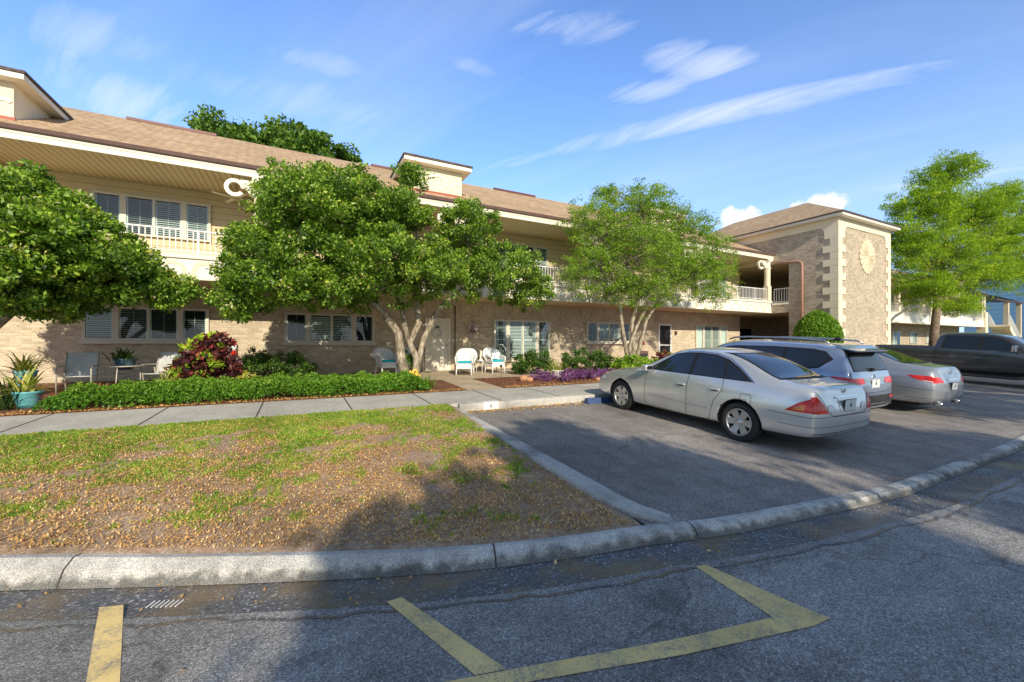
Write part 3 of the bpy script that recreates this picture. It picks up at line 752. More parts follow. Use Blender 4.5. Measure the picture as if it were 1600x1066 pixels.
# roof
O = .36; zt = 7.43
m = MB(); m.box(TX0-O, TX1+O, TY0-O, TY1+O, zt, zt+.13); part(m, 'eave_fascia', M['trim'], tw)
m = MB(); m.box(TX0-O-.06, TX1+O+.06, TY0-O-.06, TY1+O+.06, zt+.131, zt+.19); part(m, 'roof_edge', M['dark_brown'], tw)
x0, x1, y0, y1 = TX0-O-.03, TX1+O+.03, TY0-O-.03, TY1+O; zz = zt+.192; hx = (x1-x0)/2; zr = zz+hx*.57
m = MB(); m.add([(x0,y0,zz),(x1,y0,zz),(x1,y1,zz),(x0,y1,zz),((x0+x1)/2,y0+hx,zr),((x0+x1)/2,y1-hx,zr)], [(0,1,4),(1,2,5,4),(2,3,5),(3,0,4,5)])
part(m, 'roof', M['shingle'], tw)
m = MB(); z1 = 5.66; xx = TX0-.07
m.tube([(xx, 13.75, z1), (xx, 13.0, z1-.10), (xx, 12.45, z1-.16), (xx, 12.33, z1-.24), (xx, 12.3, z1-.4), (xx, 12.3, .0)], .062, 10); part(m, 'downspout', M['pinkpipe'], tw)

# ================================================================== FAR WING
WX0, WX1, WYB, WYW = 30.4, 62.0, 14.7, 16.6
wg = thing('apartment_wing', 'far two storey wing with a long white balcony beyond the tower', 'building', (WX0, WYW, 0))
m = MB(); m.box(WX0, WX1, WYW, WYW+.25, -.2, 2.949); part(m, 'brick_wall', M['tower_brick'], wg)
m = MB(); m.box(WX0, WX1, WYW+.002, WYW+.25, 2.95, 5.86); part(m, 'upper_wall', M['cream2'], wg)
m = MB(); m.box(WX0, WX1, WYB+.1, WYW-.003, 2.82, 2.95); part(m, 'balcony_slab', M['cream2'], wg)
m = MB(); m.box(WX0, WX1, WYB, WYB+.1, 2.85, 3.45); part(m, 'balcony_fascia', M['ivory'], wg)
m = MB(); m.box(WX0, WX1, WYB-.04, WYB+.12, 2.72, 2.849); m.box(WX0, WX1, WYB-.04, WYB+.12, 3.451, 3.56); part(m, 'balcony_ledge', M['trim'], wg)
railing(wg, (WX0, WYB+.05, 0), (WX1-.3, WYB+.05, 0), 3.6, 4.25)
for cx in np.arange(36.3, 61.5, 6.2):
    m = MB(); m.box(cx-.15, cx+.15, WYB+.0, WYB+.3, 3.57, 5.84); part(m, 'column', M['cream'], wg)
m = MB(); m.box(WX1-.6, WX1+.15, WYB-.12, WYB+.5, -.4, 4.25); m.box(WX1-.45, WX1-.1, WYB+.0, WYB+.35, 4.25, 5.84); part(m, 'corner_pillar', M['cream'], wg)
m = MB(); m.box(WX0, WX1+.3, WYB-.1, WYB-.02, 5.86, 6.1); part(m, 'fascia_board', M['dark_brown'], wg)
m = MB(); m.box(WX0, WX1+.3, WYB-.018, WYW-.003, 5.86, 5.9); part(m, 'soffit', M['soffit'], wg)
m = MB(); m.add([(WX0,WYB-.15,6.1),(WX1+.35,WYB-.15,6.1),(WX1-4,WYB+6,9.3),(WX0,WYB+6,9.3),(WX1+.35,WYB+13,6.1)], [(0,1,2,3),(1,4,2)]); part(m, 'roof', M['shingle'], wg)
for i, a in enumerate(np.arange(32.2, 60, 3.55)):
    window(wg, a, a+1.6, .5 if i % 3 == 1 else 1.1, 2.15, [(.5,.08)], Y=WYW, sill=False, shade=['c','s'])
    window(wg, a, a+1.6, 3.3, 5.3, [(.5,.08)], Y=WYW, sill=False, shade=['s','c'])
# stairs at the end
st = thing('outdoor_staircase', 'outdoor staircase with white railings descending from the far wing', 'staircase', (WX1+.2, WYB, 0))
m = MB(); N_ = 15
for i in range(N_):
    x = WX1+.3+i*.33; z = 2.95-i*.2; m.box(x, x+.34, WYB-1.5, WYB-.1, z-.2, z)
part(m, 'steps', M['cream'], st)
for y in (WYB-1.45, WYB-.15):
    m = MB(); a = Vector((WX1+.3, y, 2.95)); b = Vector((WX1+.3+N_*.33, y, -.05))
    m.bar(a+Vector((0,0,1.05)), b+Vector((0,0,1.05)), .07); m.bar(a+Vector((0,0,.12)), b+Vector((0,0,.12)), .05)
    for i in range(36):
        p = a.lerp(b, i/35); m.bar(p+Vector((0,0,.1)), p+Vector((0,0,1.05)), .035)
    part(m, 'railing', M['white'], st)
m = MB(); m.prism([(WX1+.3,2.9),(WX1+.3+N_*.33,-.15),(WX1+.3+N_*.33,-.5),(WX1+.3,2.35)], lambda u,v,q: (u, WYB-1.56+.05*q, v)); part(m, 'stringer', M['cream'], st)
# covered walkway roof beyond the stairs
cv = thing('covered_walkway', 'dark roofed covered walkway on posts past the far staircase', 'walkway', (WX1+3, WYB, 0))
m = MB(); m.add([(WX1+.4,WYB-.6,5.9),(WX1+9,WYB-.6,5.6),(WX1+9,WYB+2.5,5.9),(WX1+.4,WYB+2.5,6.6)], [(0,1,2,3)]); m.box(WX1+.4, WX1+9, WYB-.62, WYB-.5, 5.45, 5.62); part(m, 'roof', M['dark_brown'], cv)
for i in range(2):
    m = MB(); x = WX1+4.6+i*4.2; m.box(x, x+.35, WYB-.5, WYB-.15, -.4, 5.6); part(m, 'post', M['cream2'], cv)
# blue building beyond
t = NT('pale_blue_siding'); v, sp, xy = wallvec(t); fr = t.math('FRACT', t.math('MULTIPLY', sp.outputs[2], 1.6)); t.col(t.mix((.22,.40,.58), (.14,.28,.42), t.math('LESS_THAN', fr, .12))); t.set(Roughness=.7); M['blue'] = t.m
bb = thing('blue_building', 'pale blue building standing behind the far staircase', 'building', (84, 12, 0))
m = MB(); m.box(84, 100, -6, 22, -.6, 11.2); part(m, 'wall', M['blue'], bb)
m = MB(); m.add([(83.4,-6.6,11.1),(83.4,22.6,11.1),(92,22.6,13),(92,-6.6,13)], [(0,1,2,3)]); part(m, 'roof', M['shingle_dk'], bb)
# ================================================================== VEHICLES
def paint(name, c, metal=.62, rough=.30):
    t = NT(name); t.col(c); t.set(Metallic=metal, Roughness=rough); t.b.inputs['Coat Weight'].default_value = 1; t.b.inputs['Coat Roughness'].default_value = .03
    n = t.noise(900, detail=1); n2 = t.noise(2.5)
    col = t.mix(c, t.ramp(n, [(.35,.92),(.65,1.06)]), .3, 'MULTIPLY'); t.col(t.mix(col, t.ramp(n2, [(.3,.93),(.7,1.04)]), 1, 'MULTIPLY'))
    tcn = t.N('ShaderNodeTexCoord'); sp_ = t.N('ShaderNodeSeparateXYZ'); t.L(tcn.outputs['Object'], sp_.inputs[0])
    t.set(Roughness=t.ramp(n2, [(.3, rough*.97), (.7, rough*1.05)])); return t.m
M['silver_champ'] = paint('champagne_silver_paint', (.74,.74,.71))
M['silver_sky_tint'] = paint('sky_tinted_silver_paint', (.38,.45,.57), .65, .2)  # blue of the reflected sky put into the silver base colour
M['silver'] = paint('grey_silver_paint', (.46,.475,.49))
M['charcoal'] = paint('charcoal_paint', (.075,.076,.082), .5, .24)
def gloss(name, c, rough=.05, metal=0, coat=0, spec=.5):
    t = NT(name); t.col(c); t.set(Roughness=rough, Metallic=metal); t.b.inputs['Coat Weight'].default_value = coat; t.b.inputs['Specular IOR Level'].default_value = spec; return t.m
M['carglass'] = gloss('tinted_car_glass', (.012,.015,.018), .025, spec=.9)
M['seam'] = gloss('panel_gap_black', (.012,.012,.012), .6)
M['blackplastic'] = plain('black_plastic', (.03,.03,.032), .55)
M['rubber'] = plain('tyre_rubber', (.018,.018,.018), .8, bump=.2)
M['chrome'] = gloss('chrome', (.75,.75,.75), .12, 1)
M['alloy'] = gloss('wheel_alloy', (.50,.50,.49), .32, .8)
def lens(name, a, b, sc):
    t = NT(name); p = t.pos(); n = t.noise(sc, detail=1); t.col(t.ramp(n, [(.4, a), (.6, b)])); t.set(Roughness=.12); t.b.inputs['Coat Weight'].default_value = .25
    t.b.inputs['Emission Color'].default_value = (*b, 1); t.b.inputs['Emission Strength'].default_value = .0; return t.m
M['redlens'] = lens('red_tail_lens', (.50,.010,.008), (.75,.03,.015), 9)
M['amberlens'] = lens('amber_tail_lens', (.60,.13,.02), (.75,.22,.03), 14)
M['clearlens'] = lens('clear_lens', (.55,.57,.60), (.75,.76,.78), 20)
M['plate'] = gloss('licence_plate_white', (.70,.72,.70), .4)
M['platetxt'] = gloss('licence_plate_green', (.04,.20,.12), .5)

def ring(w, zb, zbelt, wb, zr, wr, zt):
    return [(0,zb),(w*.80,zb),(w*.965,zb+.06),(w*1.003,zb+.27),(w*1.0,zbelt-.15),(wb,zbelt),(wb*.975,zbelt+max(.012,(zr-zbelt)*.10)),(wr,zr),(wr*.90,zr+(zt-zr)*.55),(wr*.5,zt-(zt-zr)*.08),(0,zt)]
def car_body(stations, creases=(5,), lvl=3):
    """stations: (x, w, zb, zbelt, wbelt, zrail, wrail, ztop[, dxlist]) -> bmesh of the whole closed body"""
    bm = bmesh.new(); rows = []
    for st in stations:
        x, w, zb, zbelt, wb, zr, wr, zt = st[:8]; dx = st[8] if len(st) > 8 else [0]*11
        R_ = ring(w, zb, zbelt, wb, zr, wr, zt)
        L_ = [bm.verts.new((x+dx[i], y, z)) for i, (y, z) in enumerate(R_)]
        Rr = [L_[0]]+[bm.verts.new((x+dx[i], -R_[i][0], R_[i][1])) for i in range(1, 10)]+[L_[10]]
        rows.append((L_, Rr))
    cl = bm.edges.layers.float.new('crease_edge')
    for a, b in zip(rows[:-1], rows[1:]):
        for i in range(10):
            bm.faces.new((a[0][i], b[0][i], b[0][i+1], a[0][i+1])); bm.faces.new((a[1][i+1], b[1][i+1], b[1][i], a[1][i]))
    for (L_, Rr), flip in ((rows[0], 0), (rows[-1], 1)):
        for i in range(1, 9):
            f = (L_[i], L_[i+1], Rr[i+1], Rr[i]); bm.faces.new(f if not flip else f[::-1])
        f = (L_[0], L_[1], Rr[1]); bm.faces.new(f if not flip else f[::-1])
        f = (L_[9], L_[10], Rr[9]); bm.faces.new(f if not flip else f[::-1])
    bmesh.ops.recalc_face_normals(bm, faces=bm.faces)
    for a, b in zip(rows[:-1], rows[1:]):
        for i, cr in ((5,.35),(7,.25),(2,.3)):
            for s in (0,1):
                e = bm.edges.get((a[s][i], b[s][i]))
                if e: e[cl] = cr
    me = bpy.data.meshes.new('tmp'); bm.to_mesh(me); bm.free()
    o = bpy.data.objects.new('tmp', me); COL.objects.link(o)
    md = o.modifiers.new('s', 'SUBSURF'); md.levels = lvl; md.render_levels = lvl
    dg = bpy.context.evaluated_depsgraph_get(); dg.update()
    me2 = bpy.data.meshes.new_from_object(o.evaluated_get(dg)); bpy.data.objects.remove(o)
    out = bmesh.new(); out.from_mesh(me2); bpy.data.meshes.remove(me2)
    if out.calc_volume(signed=True) < 0: bmesh.ops.reverse_faces(out, faces=out.faces[:])
    return out
def cut_arches(bm, axles, r, w, depth=.34, solver='EXACT'):
    me = bpy.data.meshes.new('tmp'); bm.to_mesh(me); o = bpy.data.objects.new('tmp', me); COL.objects.link(o)
    cu = []
    for (x, z) in axles:
        for s in (-1, 1):
            m = MB(); m.lathe([(0,-depth),(r,-depth),(r,.3),(0,.3)], 48, (x, s*w, z), Matrix.Rotation(-s*PI/2, 3, 'X'), smooth=True)
            c = m.build('tmpc', None); 
            md = o.modifiers.new('b', 'BOOLEAN'); md.operation = 'DIFFERENCE'; md.object = c; md.solver = solver; cu.append(c)
    dg = bpy.context.evaluated_depsgraph_get(); dg.update()
    me2 = bpy.data.meshes.new_from_object(o.evaluated_get(dg))
    for c in cu+[o]: bpy.data.objects.remove(c)
    out = bmesh.new(); out.from_mesh(me2)
    if out.calc_volume(signed=True) < 0 and solver == 'EXACT': out.free(); return cut_arches(bm, axles, r, w, depth, 'FAST')
    bmesh.ops.remove_doubles(out, verts=out.verts, dist=1e-5)
    for f in out.faces: f.smooth = True
    # flag the well faces
    for f in out.faces:
        c = f.calc_center_median()
        for (x, z) in axles:
            if math.hypot(c.x-x, c.z-z) < r+.004 and abs(c.y) > w-depth-.02: f.material_index = 1
    return out
def rpoly(pts, r=.03, n=3):
    out = []; N_ = len(pts)
    for i in range(N_):
        p = Vector(pts[i]); a = (Vector(pts[i-1])-p); b = (Vector(pts[(i+1)%N_])-p)
        rr = min(r, a.length*.4, b.length*.4); a = a.normalized()*rr; b = b.normalized()*rr
        for k in range(n+1):
            u = k/n; out.append(tuple((p+a)*(1-u)**2+p*2*u*(1-u)+(p+b)*u*u))
    return out
AX = {'L': ((0,2), Vector((0,1,0))), 'R': ((0,2), Vector((0,-1,0))), 'B': ((1,2), Vector((-1,0,0))), 'F': ((1,2), Vector((1,0,0))), 'T': ((0,1), Vector((0,0,1)))}
def patch_bm(src, poly, ax, off=.003, split=0):
    (i, j), d = AX[ax]
    area = sum(poly[k-1][0]*poly[k][1]-poly[k][0]*poly[k-1][1] for k in range(len(poly)))
    if area < 0: poly = poly[::-1]
    us = [p[0] for p in poly]; vs = [p[1] for p in poly]; u0, u1, v0, v1 = min(us), max(us), min(vs), max(vs)
    new = bmesh.new(); vm = {}
    for f in src.faces:
        if f.material_index: continue
        nd = f.normal.dot(d)
        if nd < .06: continue
        if split == 1 and abs(f.normal.y) < abs(f.normal.x): continue
        if split == 2 and abs(f.normal.y) >= abs(f.normal.x): continue
        cs = [v.co for v in f.verts]
        if max(c[i] for c in cs) < u0 or min(c[i] for c in cs) > u1 or max(c[j] for c in cs) < v0 or min(c[j] for c in cs) > v1: continue
        nv = []
        for v in f.verts:
            if v.index not in vm: vm[v.index] = new.verts.new(v.co+v.normal*off)
            nv.append(vm[v.index])
        try: new.faces.new(nv).smooth = True
        except ValueError: pass
    n = len(poly)
    for k in range(n):
        a = poly[k]; b = poly[(k+1)%n]; e = Vector((b[0]-a[0], b[1]-a[1]))
        if e.length < 1e-5: continue
        no2 = Vector((e.y, -e.x)).normalized(); co = Vector((0,0,0)); no = Vector((0,0,0)); co[i] = a[0]; co[j] = a[1]; no[i] = no2.x; no[j] = no2.y
        bmesh.ops.bisect_plane(new, geom=new.verts[:]+new.edges[:]+new.faces[:], plane_co=co, plane_no=no, clear_outer=True)
        if not new.faces: break
    return new
def patches(name, src, specs, mat, parent, off=.003, label=None):
    """specs: list of (poly, axis[, split]) all merged into one part"""
    if isinstance(specs, SPs):
        flat = []
        for q in specs: flat += list(q) if isinstance(q, SPs) else [q]
        return [patches(name, src, SP(q), mat, parent, off) for q in flat]
    big = bmesh.new(); me = bpy.data.meshes.new(name)
    for s in specs:
        b = patch_bm(src, s[0], s[1], off, s[2] if len(s) > 2 else 0)
        t_ = bpy.data.meshes.new('t'); b.to_mesh(t_); b.free(); big.from_mesh(t_); bpy.data.meshes.remove(t_)
    big.to_mesh(me); big.free()
    o = link_mesh(name, me, mat, parent)
    if label: o['label'] = label
    return o
class SPs(list): pass
class SP(list):
    def __add__(s, o):
        r = SPs([s]); r.extend(o if isinstance(o, SPs) else [o]); return r
    def __radd__(s, o): return SPs((o if isinstance(o, SPs) else [o])+[s])
def seamspec(pts, ax, w=.008, split=0, closed=False):
    out = SP(); n = len(pts)
    for k in range(n if closed else n-1):
        a = Vector(pts[k]); b = Vector(pts[(k+1)%n]); d = (b-a)
        if d.length < 1e-5: continue
        d.normalize(); nn = Vector((-d.y, d.x))*w/2; d = d*w*.3
        out.append(([tuple(a-nn-d), tuple(b-nn+d), tuple(b+nn+d), tuple(a+nn-d)], ax, split))
    return out
def mirror(poly): return [(-u, v) for u, v in poly]
def wheel(parent, x, y, z, r, side, spokes=6, w=.215, rr=.66, style=0):
    M_ = Matrix.Rotation(-side*PI/2, 3, 'X'); h = w/2
    m = MB(); m.lathe([(r*rr,-h*.9),(r*.86,-h),(r*.97,-h*.85),(r,-h*.55),(r,h*.55),(r*.97,h*.85),(r*.86,h),(r*rr,h*.9)], 40, (0,0,0), M_, close=True)
    for k in range(4):  # tread grooves
        pass
    o = m.build('wheel', M['rubber'], parent); o.location = (x, y, z)
    m = MB(); R_ = r*rr
    m.lathe([(R_*1.0,h*.5),(R_*1.03,h*.93),(R_*.97,h*.96),(R_*.91,h*.80),(R_*.90,h*.1)], 40, (0,0,0), M_)
    for k in range(spokes):
        a = 2*PI*k/spokes; ca, sa = math.cos(a), math.sin(a)
        def q(rad, tang, dep): 
            v = Vector((rad*ca-tang*sa, rad*sa+tang*ca, dep)); return M_ @ v
        wi, wo = (.042*r/.33, .062*r/.33) if style == 0 else (.03*r/.33, .045*r/.33)
        vs = [q(.03,-wi,h*.62),q(.03,wi,h*.62),q(R_*.93,wo,h*.80),q(R_*.93,-wo,h*.80), q(.03,-wi*1.1,h*.35),q(.03,wi*1.1,h*.35),q(R_*.93,wo*1.15,h*.45),q(R_*.93,-wo*1.15,h*.45)]
        m.add(vs, [(0,1,2,3),(0,3,7,4),(1,5,6,2),(3,2,6,7),(0,4,5,1)])
    m.lathe([(0,h*.74),(.055,h*.72),(.07,h*.60),(.07,h*.3)], 24, (0,0,0), M_)
    m.build('rim', M['alloy'], o, bevel=.004)
    m = MB(); m.lathe([(0,h*.02),(R_*.90,h*.02)], 24, (0,0,0), M_); m.lathe([(.11,h*.05),(.13,h*.2)], 20, (0,0,0), M_); m.build('backing_disc', M['seam'], o)  # plain dark disc backing the spokes, with a small hub ring
    m = MB(); m.lathe([(0,h*.79),(.026,h*.78),(.03,h*.74)], 20, (0,0,0), M_); m.build('hub_cap', M['chrome'], o)
    return o
def finish_body(bm, mat, parent):
    me = bpy.data.meshes.new('body'); bm.to_mesh(me); return link_mesh('body', me, [mat, M['seam']], parent)
def slab(name, M_, c, size, mat, parent, bevel=.006, rot=None):
    m = MB(); m.obox((0,0,0), size, rot or Matrix.Identity(3)); o = m.build(name, mat, parent, bevel); o.location = c; return o
def text_mesh(s, size, mat, parent, loc, rot, name='lettering', ext=.002):
    cu = bpy.data.curves.new(name, 'FONT'); cu.body = s; cu.size = size; cu.extrude = ext; cu.align_x = 'CENTER'; cu.align_y = 'CENTER'
    o = bpy.data.objects.new('tmp', cu); COL.objects.link(o); dg = bpy.context.evaluated_depsgraph_get(); dg.update()
    me = bpy.data.meshes.new_from_object(o.evaluated_get(dg)); bpy.data.objects.remove(o)
    q = link_mesh(name, me, mat, parent); q.location = loc; q.rotation_euler = rot; return q
def place(root, X, Y, zg, face):
    """face=+1 nose towards +Y; the car stands on the sloping lot"""
    sl_ = math.atan(.047)
    Mz = Matrix.Rotation(PI/2*face, 4, 'Z'); Mx = Matrix.Rotation(sl_, 4, 'X')
    root.matrix_world = Matrix.Translation((X, Y, zg)) @ Mx @ Mz
    root.rotation_euler = (Mx @ Mz).to_euler(); root.location = (X, Y, zg)
def plate(parent, x, z, lab='licence_plate', tilt=0):
    o = slab('licence_plate', None, (x, 0, z), (.012,.31,.16), M['plate'], parent, .004, Matrix.Rotation(tilt, 3, 'Y'))
    m = MB(); 
    m.lathe([(0,.0),(.030,.0)], 10, (-.0085,.0,-.0), Matrix.Rotation(PI/2,3,'Y')); m.box(-.009,-.0075,-.03,.03,.042,.056)
    m.build('plate_emblem', M['platetxt'], o)
    text_mesh('Q47 KDT'.split()[0]+'  '+'', .001, M['platetxt'], o, (0,0,0), (0,0,0)) if False else None
    return o
def mirror_cap(parent, x, y, z, s, mat, size=(.14,.2,.13)):
    m = MB(); m.box(-size[0]/2, size[0]/2, -size[1]/2, size[1]/2, -size[2]/2, size[2]/2)
    o = m.build('side_mirror', mat, parent, .035); o.location = (x, y+s*size[1]/2, z)
    m = MB(); m.box(-size[0]/2-.003, -size[0]/2-.001, -size[1]/2+.03, size[1]/2-.03, -size[2]/2+.025, size[2]/2-.025); m.build('mirror_glass', M['carglass'], o)
    m = MB(); m.box(-.02,.03,-s*(size[1]/2+.06)-.02,-s*(size[1]/2+.06)+.05,-.05,-.01); m.build('mirror_arm', M['blackplastic'], o)
    return o

# ---------------------------------------------------------------- sedan 1 (champagne silver, nearest)
def sedan(root, mat, wd=1.0, h=1.0, ro=0.0, fo=0.0, wb=2.72, kind=1, r=.325):
    """kind 1: older saloon with triangular tail lamps; kind 2: newer saloon with slim wrap lamps"""
    D0 = [-.02,-.02,-.045,-.055,-.03,.035,.04,.05,.05,.05,.05]; D1 = [0,0,-.03,-.035,-.02,.01,.01,.01,.01,.01,.01]
    k = wb-2.72
    St = [(-1.07-ro,.73,.34,.90,.60,.945,.44,.955,D0),(-1.00-ro,.86,.27,.955,.75,.995,.60,1.01,D1),(-.80-ro,.90,.25,.965,.81,1.02,.68,1.04),
          (-.42,.92,.24,.965,.835,1.05,.70,1.07),(-.05,.925,.22,.965,.85,1.24,.655,1.28),(.42,.925,.20,.96,.86,1.40,.61,1.465),(1.0+k*.5,.925,.19,.955,.87,1.425,.61,1.49),
          (1.45+k*.5,.925,.19,.945,.87,1.395,.61,1.46),(1.97+k,.925,.19,.935,.86,1.14,.67,1.18),(2.34+k,.925,.20,.92,.845,.97,.73,1.0),(2.9+k,.915,.22,.86,.81,.90,.62,.935),
          (3.42+k+fo,.88,.24,.775,.75,.81,.5,.84),(3.64+k+fo,.80,.27,.67,.66,.70,.45,.71),(3.72+k+fo,.68,.34,.57,.56,.59,.4,.60)]
    if kind == 2:
        St = [list(s) for s in St]
        for s in St[:4]: s[3] += .03; s[5] += .045; s[7] += .05
        for s in St[4:9]: s[5] += .012; s[7] += .02
    St = [(s[0], s[1]*wd, s[2], s[3]*h, s[4]*wd, s[5]*h, s[6]*wd, s[7]*h)+tuple(s[8:]) for s in St]
    bm = car_body(St); bm = cut_arches(bm, [(0, r+.005), (wb, r+.005)], r+.045, .91*wd); bm.verts.ensure_lookup_table(); bm.verts.index_update(); bm.normal_update()
    finish_body(bm, mat, root)
    H = h
    b = lambda pts: [(x, z*H) for x, z in pts]
    k2 = k*.6
    # blacked out glass surround, panes
    dlo = b([(2.03+k,.985),(1.93+k,1.07),(1.50+k2,1.335),(1.25+k2,1.375),(.95,1.39),(.62,1.375),(.36,1.31),(.12,1.18),(-.16,.99)])
    for s in 'LR':
        patches('window_surround', bm, [(dlo, s)], M['seam'], root, .0025)
        patches('side_window', bm, [(rpoly(b([(1.95+k,1.0),(1.48+k2,1.315),(1.24+k2,1.355),(1.04,1.362),(1.02,1.0)]), .03), s)], M['carglass'], root, .005)
        patches('side_window', bm, [(rpoly(b([(.955,1.0),(.965,1.365),(.64,1.352),(.42,1.29),(.34,1.0)]), .03), s)], M['carglass'], root, .005)
        patches('quarter_window', bm, [(rpoly(b([(.29,1.0),(.35,1.26),(.12,1.13),(-.08,1.005)]), .02), s)], M['carglass'], root, .005)
        # chrome rail behind the quarter glass
        patches('window_trim', bm, seamspec(b([(-.19,.985),(.10,1.185),(.34,1.325),(.62,1.392),(.95,1.407),(1.25+k2,1.392)]), s, .014), M['chrome'] if kind == 1 else M['seam'], root, .004)
        # door gaps
        sg = seamspec([(1.0,.98*H),(1.0,.42),(1.02,.25)], s)+seamspec([(2.0+k,.96*H),(2.02+k,.45),(1.98+k,.27)], s)+seamspec([(1.02,.25),(1.98+k,.27)], s)+seamspec([(.32,1.0*H),(.30,.80),(.44,.62),(.50,.42),(.55,.26)], s)+seamspec([(.55,.26),(1.02,.25)], s)
        sg.append(seamspec([(-.46,.62),(-.9,.60),(-1.25,.59)], s, .007, 1)); sg.append(seamspec([(2.0+k,.93*H),(2.6+k,.90*H)], s, .006))
        patches('panel_gap', bm, sg, M['seam'], root, .0015)
        # side moulding
        patches('side_moulding', bm, [([(.56,.455),(1.96+k,.50),(1.96+k,.525),(.56,.48)], s)], mat, root, .010)
        patches('moulding_shadow', bm, [([(.56,.447),(1.96+k,.492),(1.96+k,.499),(.56,.454)], s)], M['seam'], root, .002)
        ys = (1 if s == 'L' else -1)*.912*wd
        for hx_, hz in ((1.14,.795),(.44,.80)):
            o = slab('door_handle', None, (hx_, ys*1.006, hz), (.17,.035,.032), mat, root, .012)
            m = MB(); m.box(-.075,.055,(.012 if s=='L' else -.016),(.016 if s=='L' else -.012),-.030,-.014); m.build('handle_recess', M['seam'], o)
    if kind == 1: patches('fuel_door', bm, seamspec(rpoly([(-.20,.64),(-.02,.64),(-.02,.80),(-.20,.80)], .035), 'L', .006, closed=True), M['seam'], root, .0018)
    else: patches('fuel_door', bm, seamspec(rpoly([(-.30,.72),(-.05,.72),(-.05,.86),(-.30,.86)], .06), 'L', .006, closed=True), M['seam'], root, .0018)
    zb0 = (1.085 if kind == 1 else 1.13)*H; zb1 = (1.405 if kind == 1 else 1.42)*H
    patches('rear_window_surround', bm, [([(-.66,zb0-.018),(.66,zb0-.018),(.555,zb1+.014),(-.555,zb1+.014)], 'B')], M['seam'], root, .0025)
    patches('rear_window', bm, [(rpoly([(-.63,zb0),(.63,zb0),(.53,zb1),(-.53,zb1)], .06), 'B')], M['carglass'], root, .005)
    patches('windscreen', bm, [(rpoly([(-.66,1.02*H),(.66,1.02*H),(.52,1.40*H),(-.52,1.40*H)], .06), 'F')], M['carglass'], root, .005)
    xr = min(v.co.x for v in bm.verts)
    if kind == 1:
        for sy in (1, -1):
            f = (lambda p: p) if sy == 1 else mirror; s = 'L' if sy == 1 else 'R'
            sidep = [(-.70-ro,.665),(-.74-ro,.70),(-.86-ro,.79),(-1.04-ro,.885),(-1.3-ro,.885),(-1.3-ro,.655)]
            rearp = f([(.95,.655),(.95,.885),(.72,.885),(.62,.78),(.55,.655)])
            patches('tail_lamp', bm, [(sidep, s, 1), (rearp, 'B', 2)], M['redlens'], root, .006)
            patches('turn_signal', bm, [([(-.80-ro,.685),(-.84-ro,.73),(-.90-ro,.765),(-.95-ro,.765),(-.95-ro,.685)], s, 1)], M['amberlens'], root, .008)
            patches('reverse_lamp', bm, [(rpoly(f([(.53,.66),(.56,.74),(.48,.78),(.38,.745),(.34,.67)]), .03), 'B', 2)], M['clearlens'], root, .006)
        patches('panel_gap', bm, seamspec([(-.70,.95),(-.58,.76),(-.50,.64),(-.44,.61),(.44,.61),(.50,.64),(.58,.76),(.70,.95)], 'B', .008), M['seam'], root, .003)
        patches('panel_gap', bm, seamspec([(-.95,.60),(.95,.60)], 'B', .006, 2)+seamspec([(-.95,.46),(.95,.46)], 'B', .006), M['seam'], root, .002)
        patches('plate_recess', bm, [(rpoly([(-.25,.645),(.25,.645),(.24,.86),(-.24,.86)], .04), 'B')], mat, root, .004)
        patches('chrome_bar', bm, [([(-.30,.855),(.30,.855),(.30,.878),(-.30,.878)], 'B')], M['chrome'], root, .018)
        xe = max(-1.2, xr)
        text_mesh('XLS', .035, M['seam'], root, (xr+.085, .55, .875), (PI/2, 0, -PI/2), 'badge_lettering')
        zp, xp = .745, xr+.045
    else:
        for sy in (1, -1):
            f = (lambda p: p) if sy == 1 else mirror; s = 'L' if sy == 1 else 'R'
            sidep = [(-.58-ro,.90),(-.72-ro,.83),(-.92-ro,.765),(-1.3-ro,.745),(-1.3-ro,.87),(-.9-ro,.90)]
            rearp = f([(.95,.75),(.95,.87),(.66,.875),(.50,.80),(.52,.745)])
            patches('tail_lamp', bm, [(sidep, s, 1), (rearp, 'B', 2)], M['redlens'], root, .006)
            patches('reverse_lamp', bm, [([(-.86-ro,.785),(-1.02-ro,.765),(-1.02-ro,.785),(-.88-ro,.80)], s, 1)], M['clearlens'], root, .008)
        patches('panel_gap', bm, seamspec([(-.66,1.0),(-.60,.86),(-.46,.66),(.46,.66),(.60,.86),(.66,1.0)], 'B', .008), M['seam'], root, .003)
        patches('panel_gap', bm, seamspec([(-.95,.40),(.95,.40)], 'B', .007), M['seam'], root, .002)
        patches('chrome_bar', bm, [([(-.28,.80),(.28,.80),(.28,.825),(-.28,.825)], 'B')], M['chrome'], root, .015)
        for sy in (-.5, .5):
            m = MB(); m.lathe([(.04,0),(.045,.0),(.045,.14),(.04,.14)], 16, (xr+.02, sy, .27), Matrix.Rotation(PI/2, 3, 'Y')); m.build('exhaust_tip', M['chrome'], root)
        zp, xp = .56, xr-.0
        if True: zp = .66
    patches('sensor_strip', bm, [([(-.8,.355),(.8,.355),(.8,.365),(-.8,.365)], 'B')], M['seam'], root, .002)
    m = MB(); m.lathe([(.036,.0),(.046,.006),(.056,.0)], 24, (0,0,0), Matrix.Rotation(-PI/2, 3, 'Y')); m.bar((-.002,-.045,0),(-.002,.045,0),.01); m.bar((-.002,0,-.03),(-.002,0,.03),.01)
    e = m.build('emblem', M['chrome'], root); e.location = (xr+(.088 if kind == 1 else .07), 0, .935*H)
    xp = min(v.co.x for v in bm.verts if abs(v.co.y) < .12 and abs(v.co.z-zp) < .05)-.016
    plate(root, xp, zp, tilt=-.06)
    slab('plate_frame', None, (xp+.006, 0, zp), (.012,.33,.18), M['seam'], root, .004, Matrix.Rotation(-.06, 3, 'Y'))
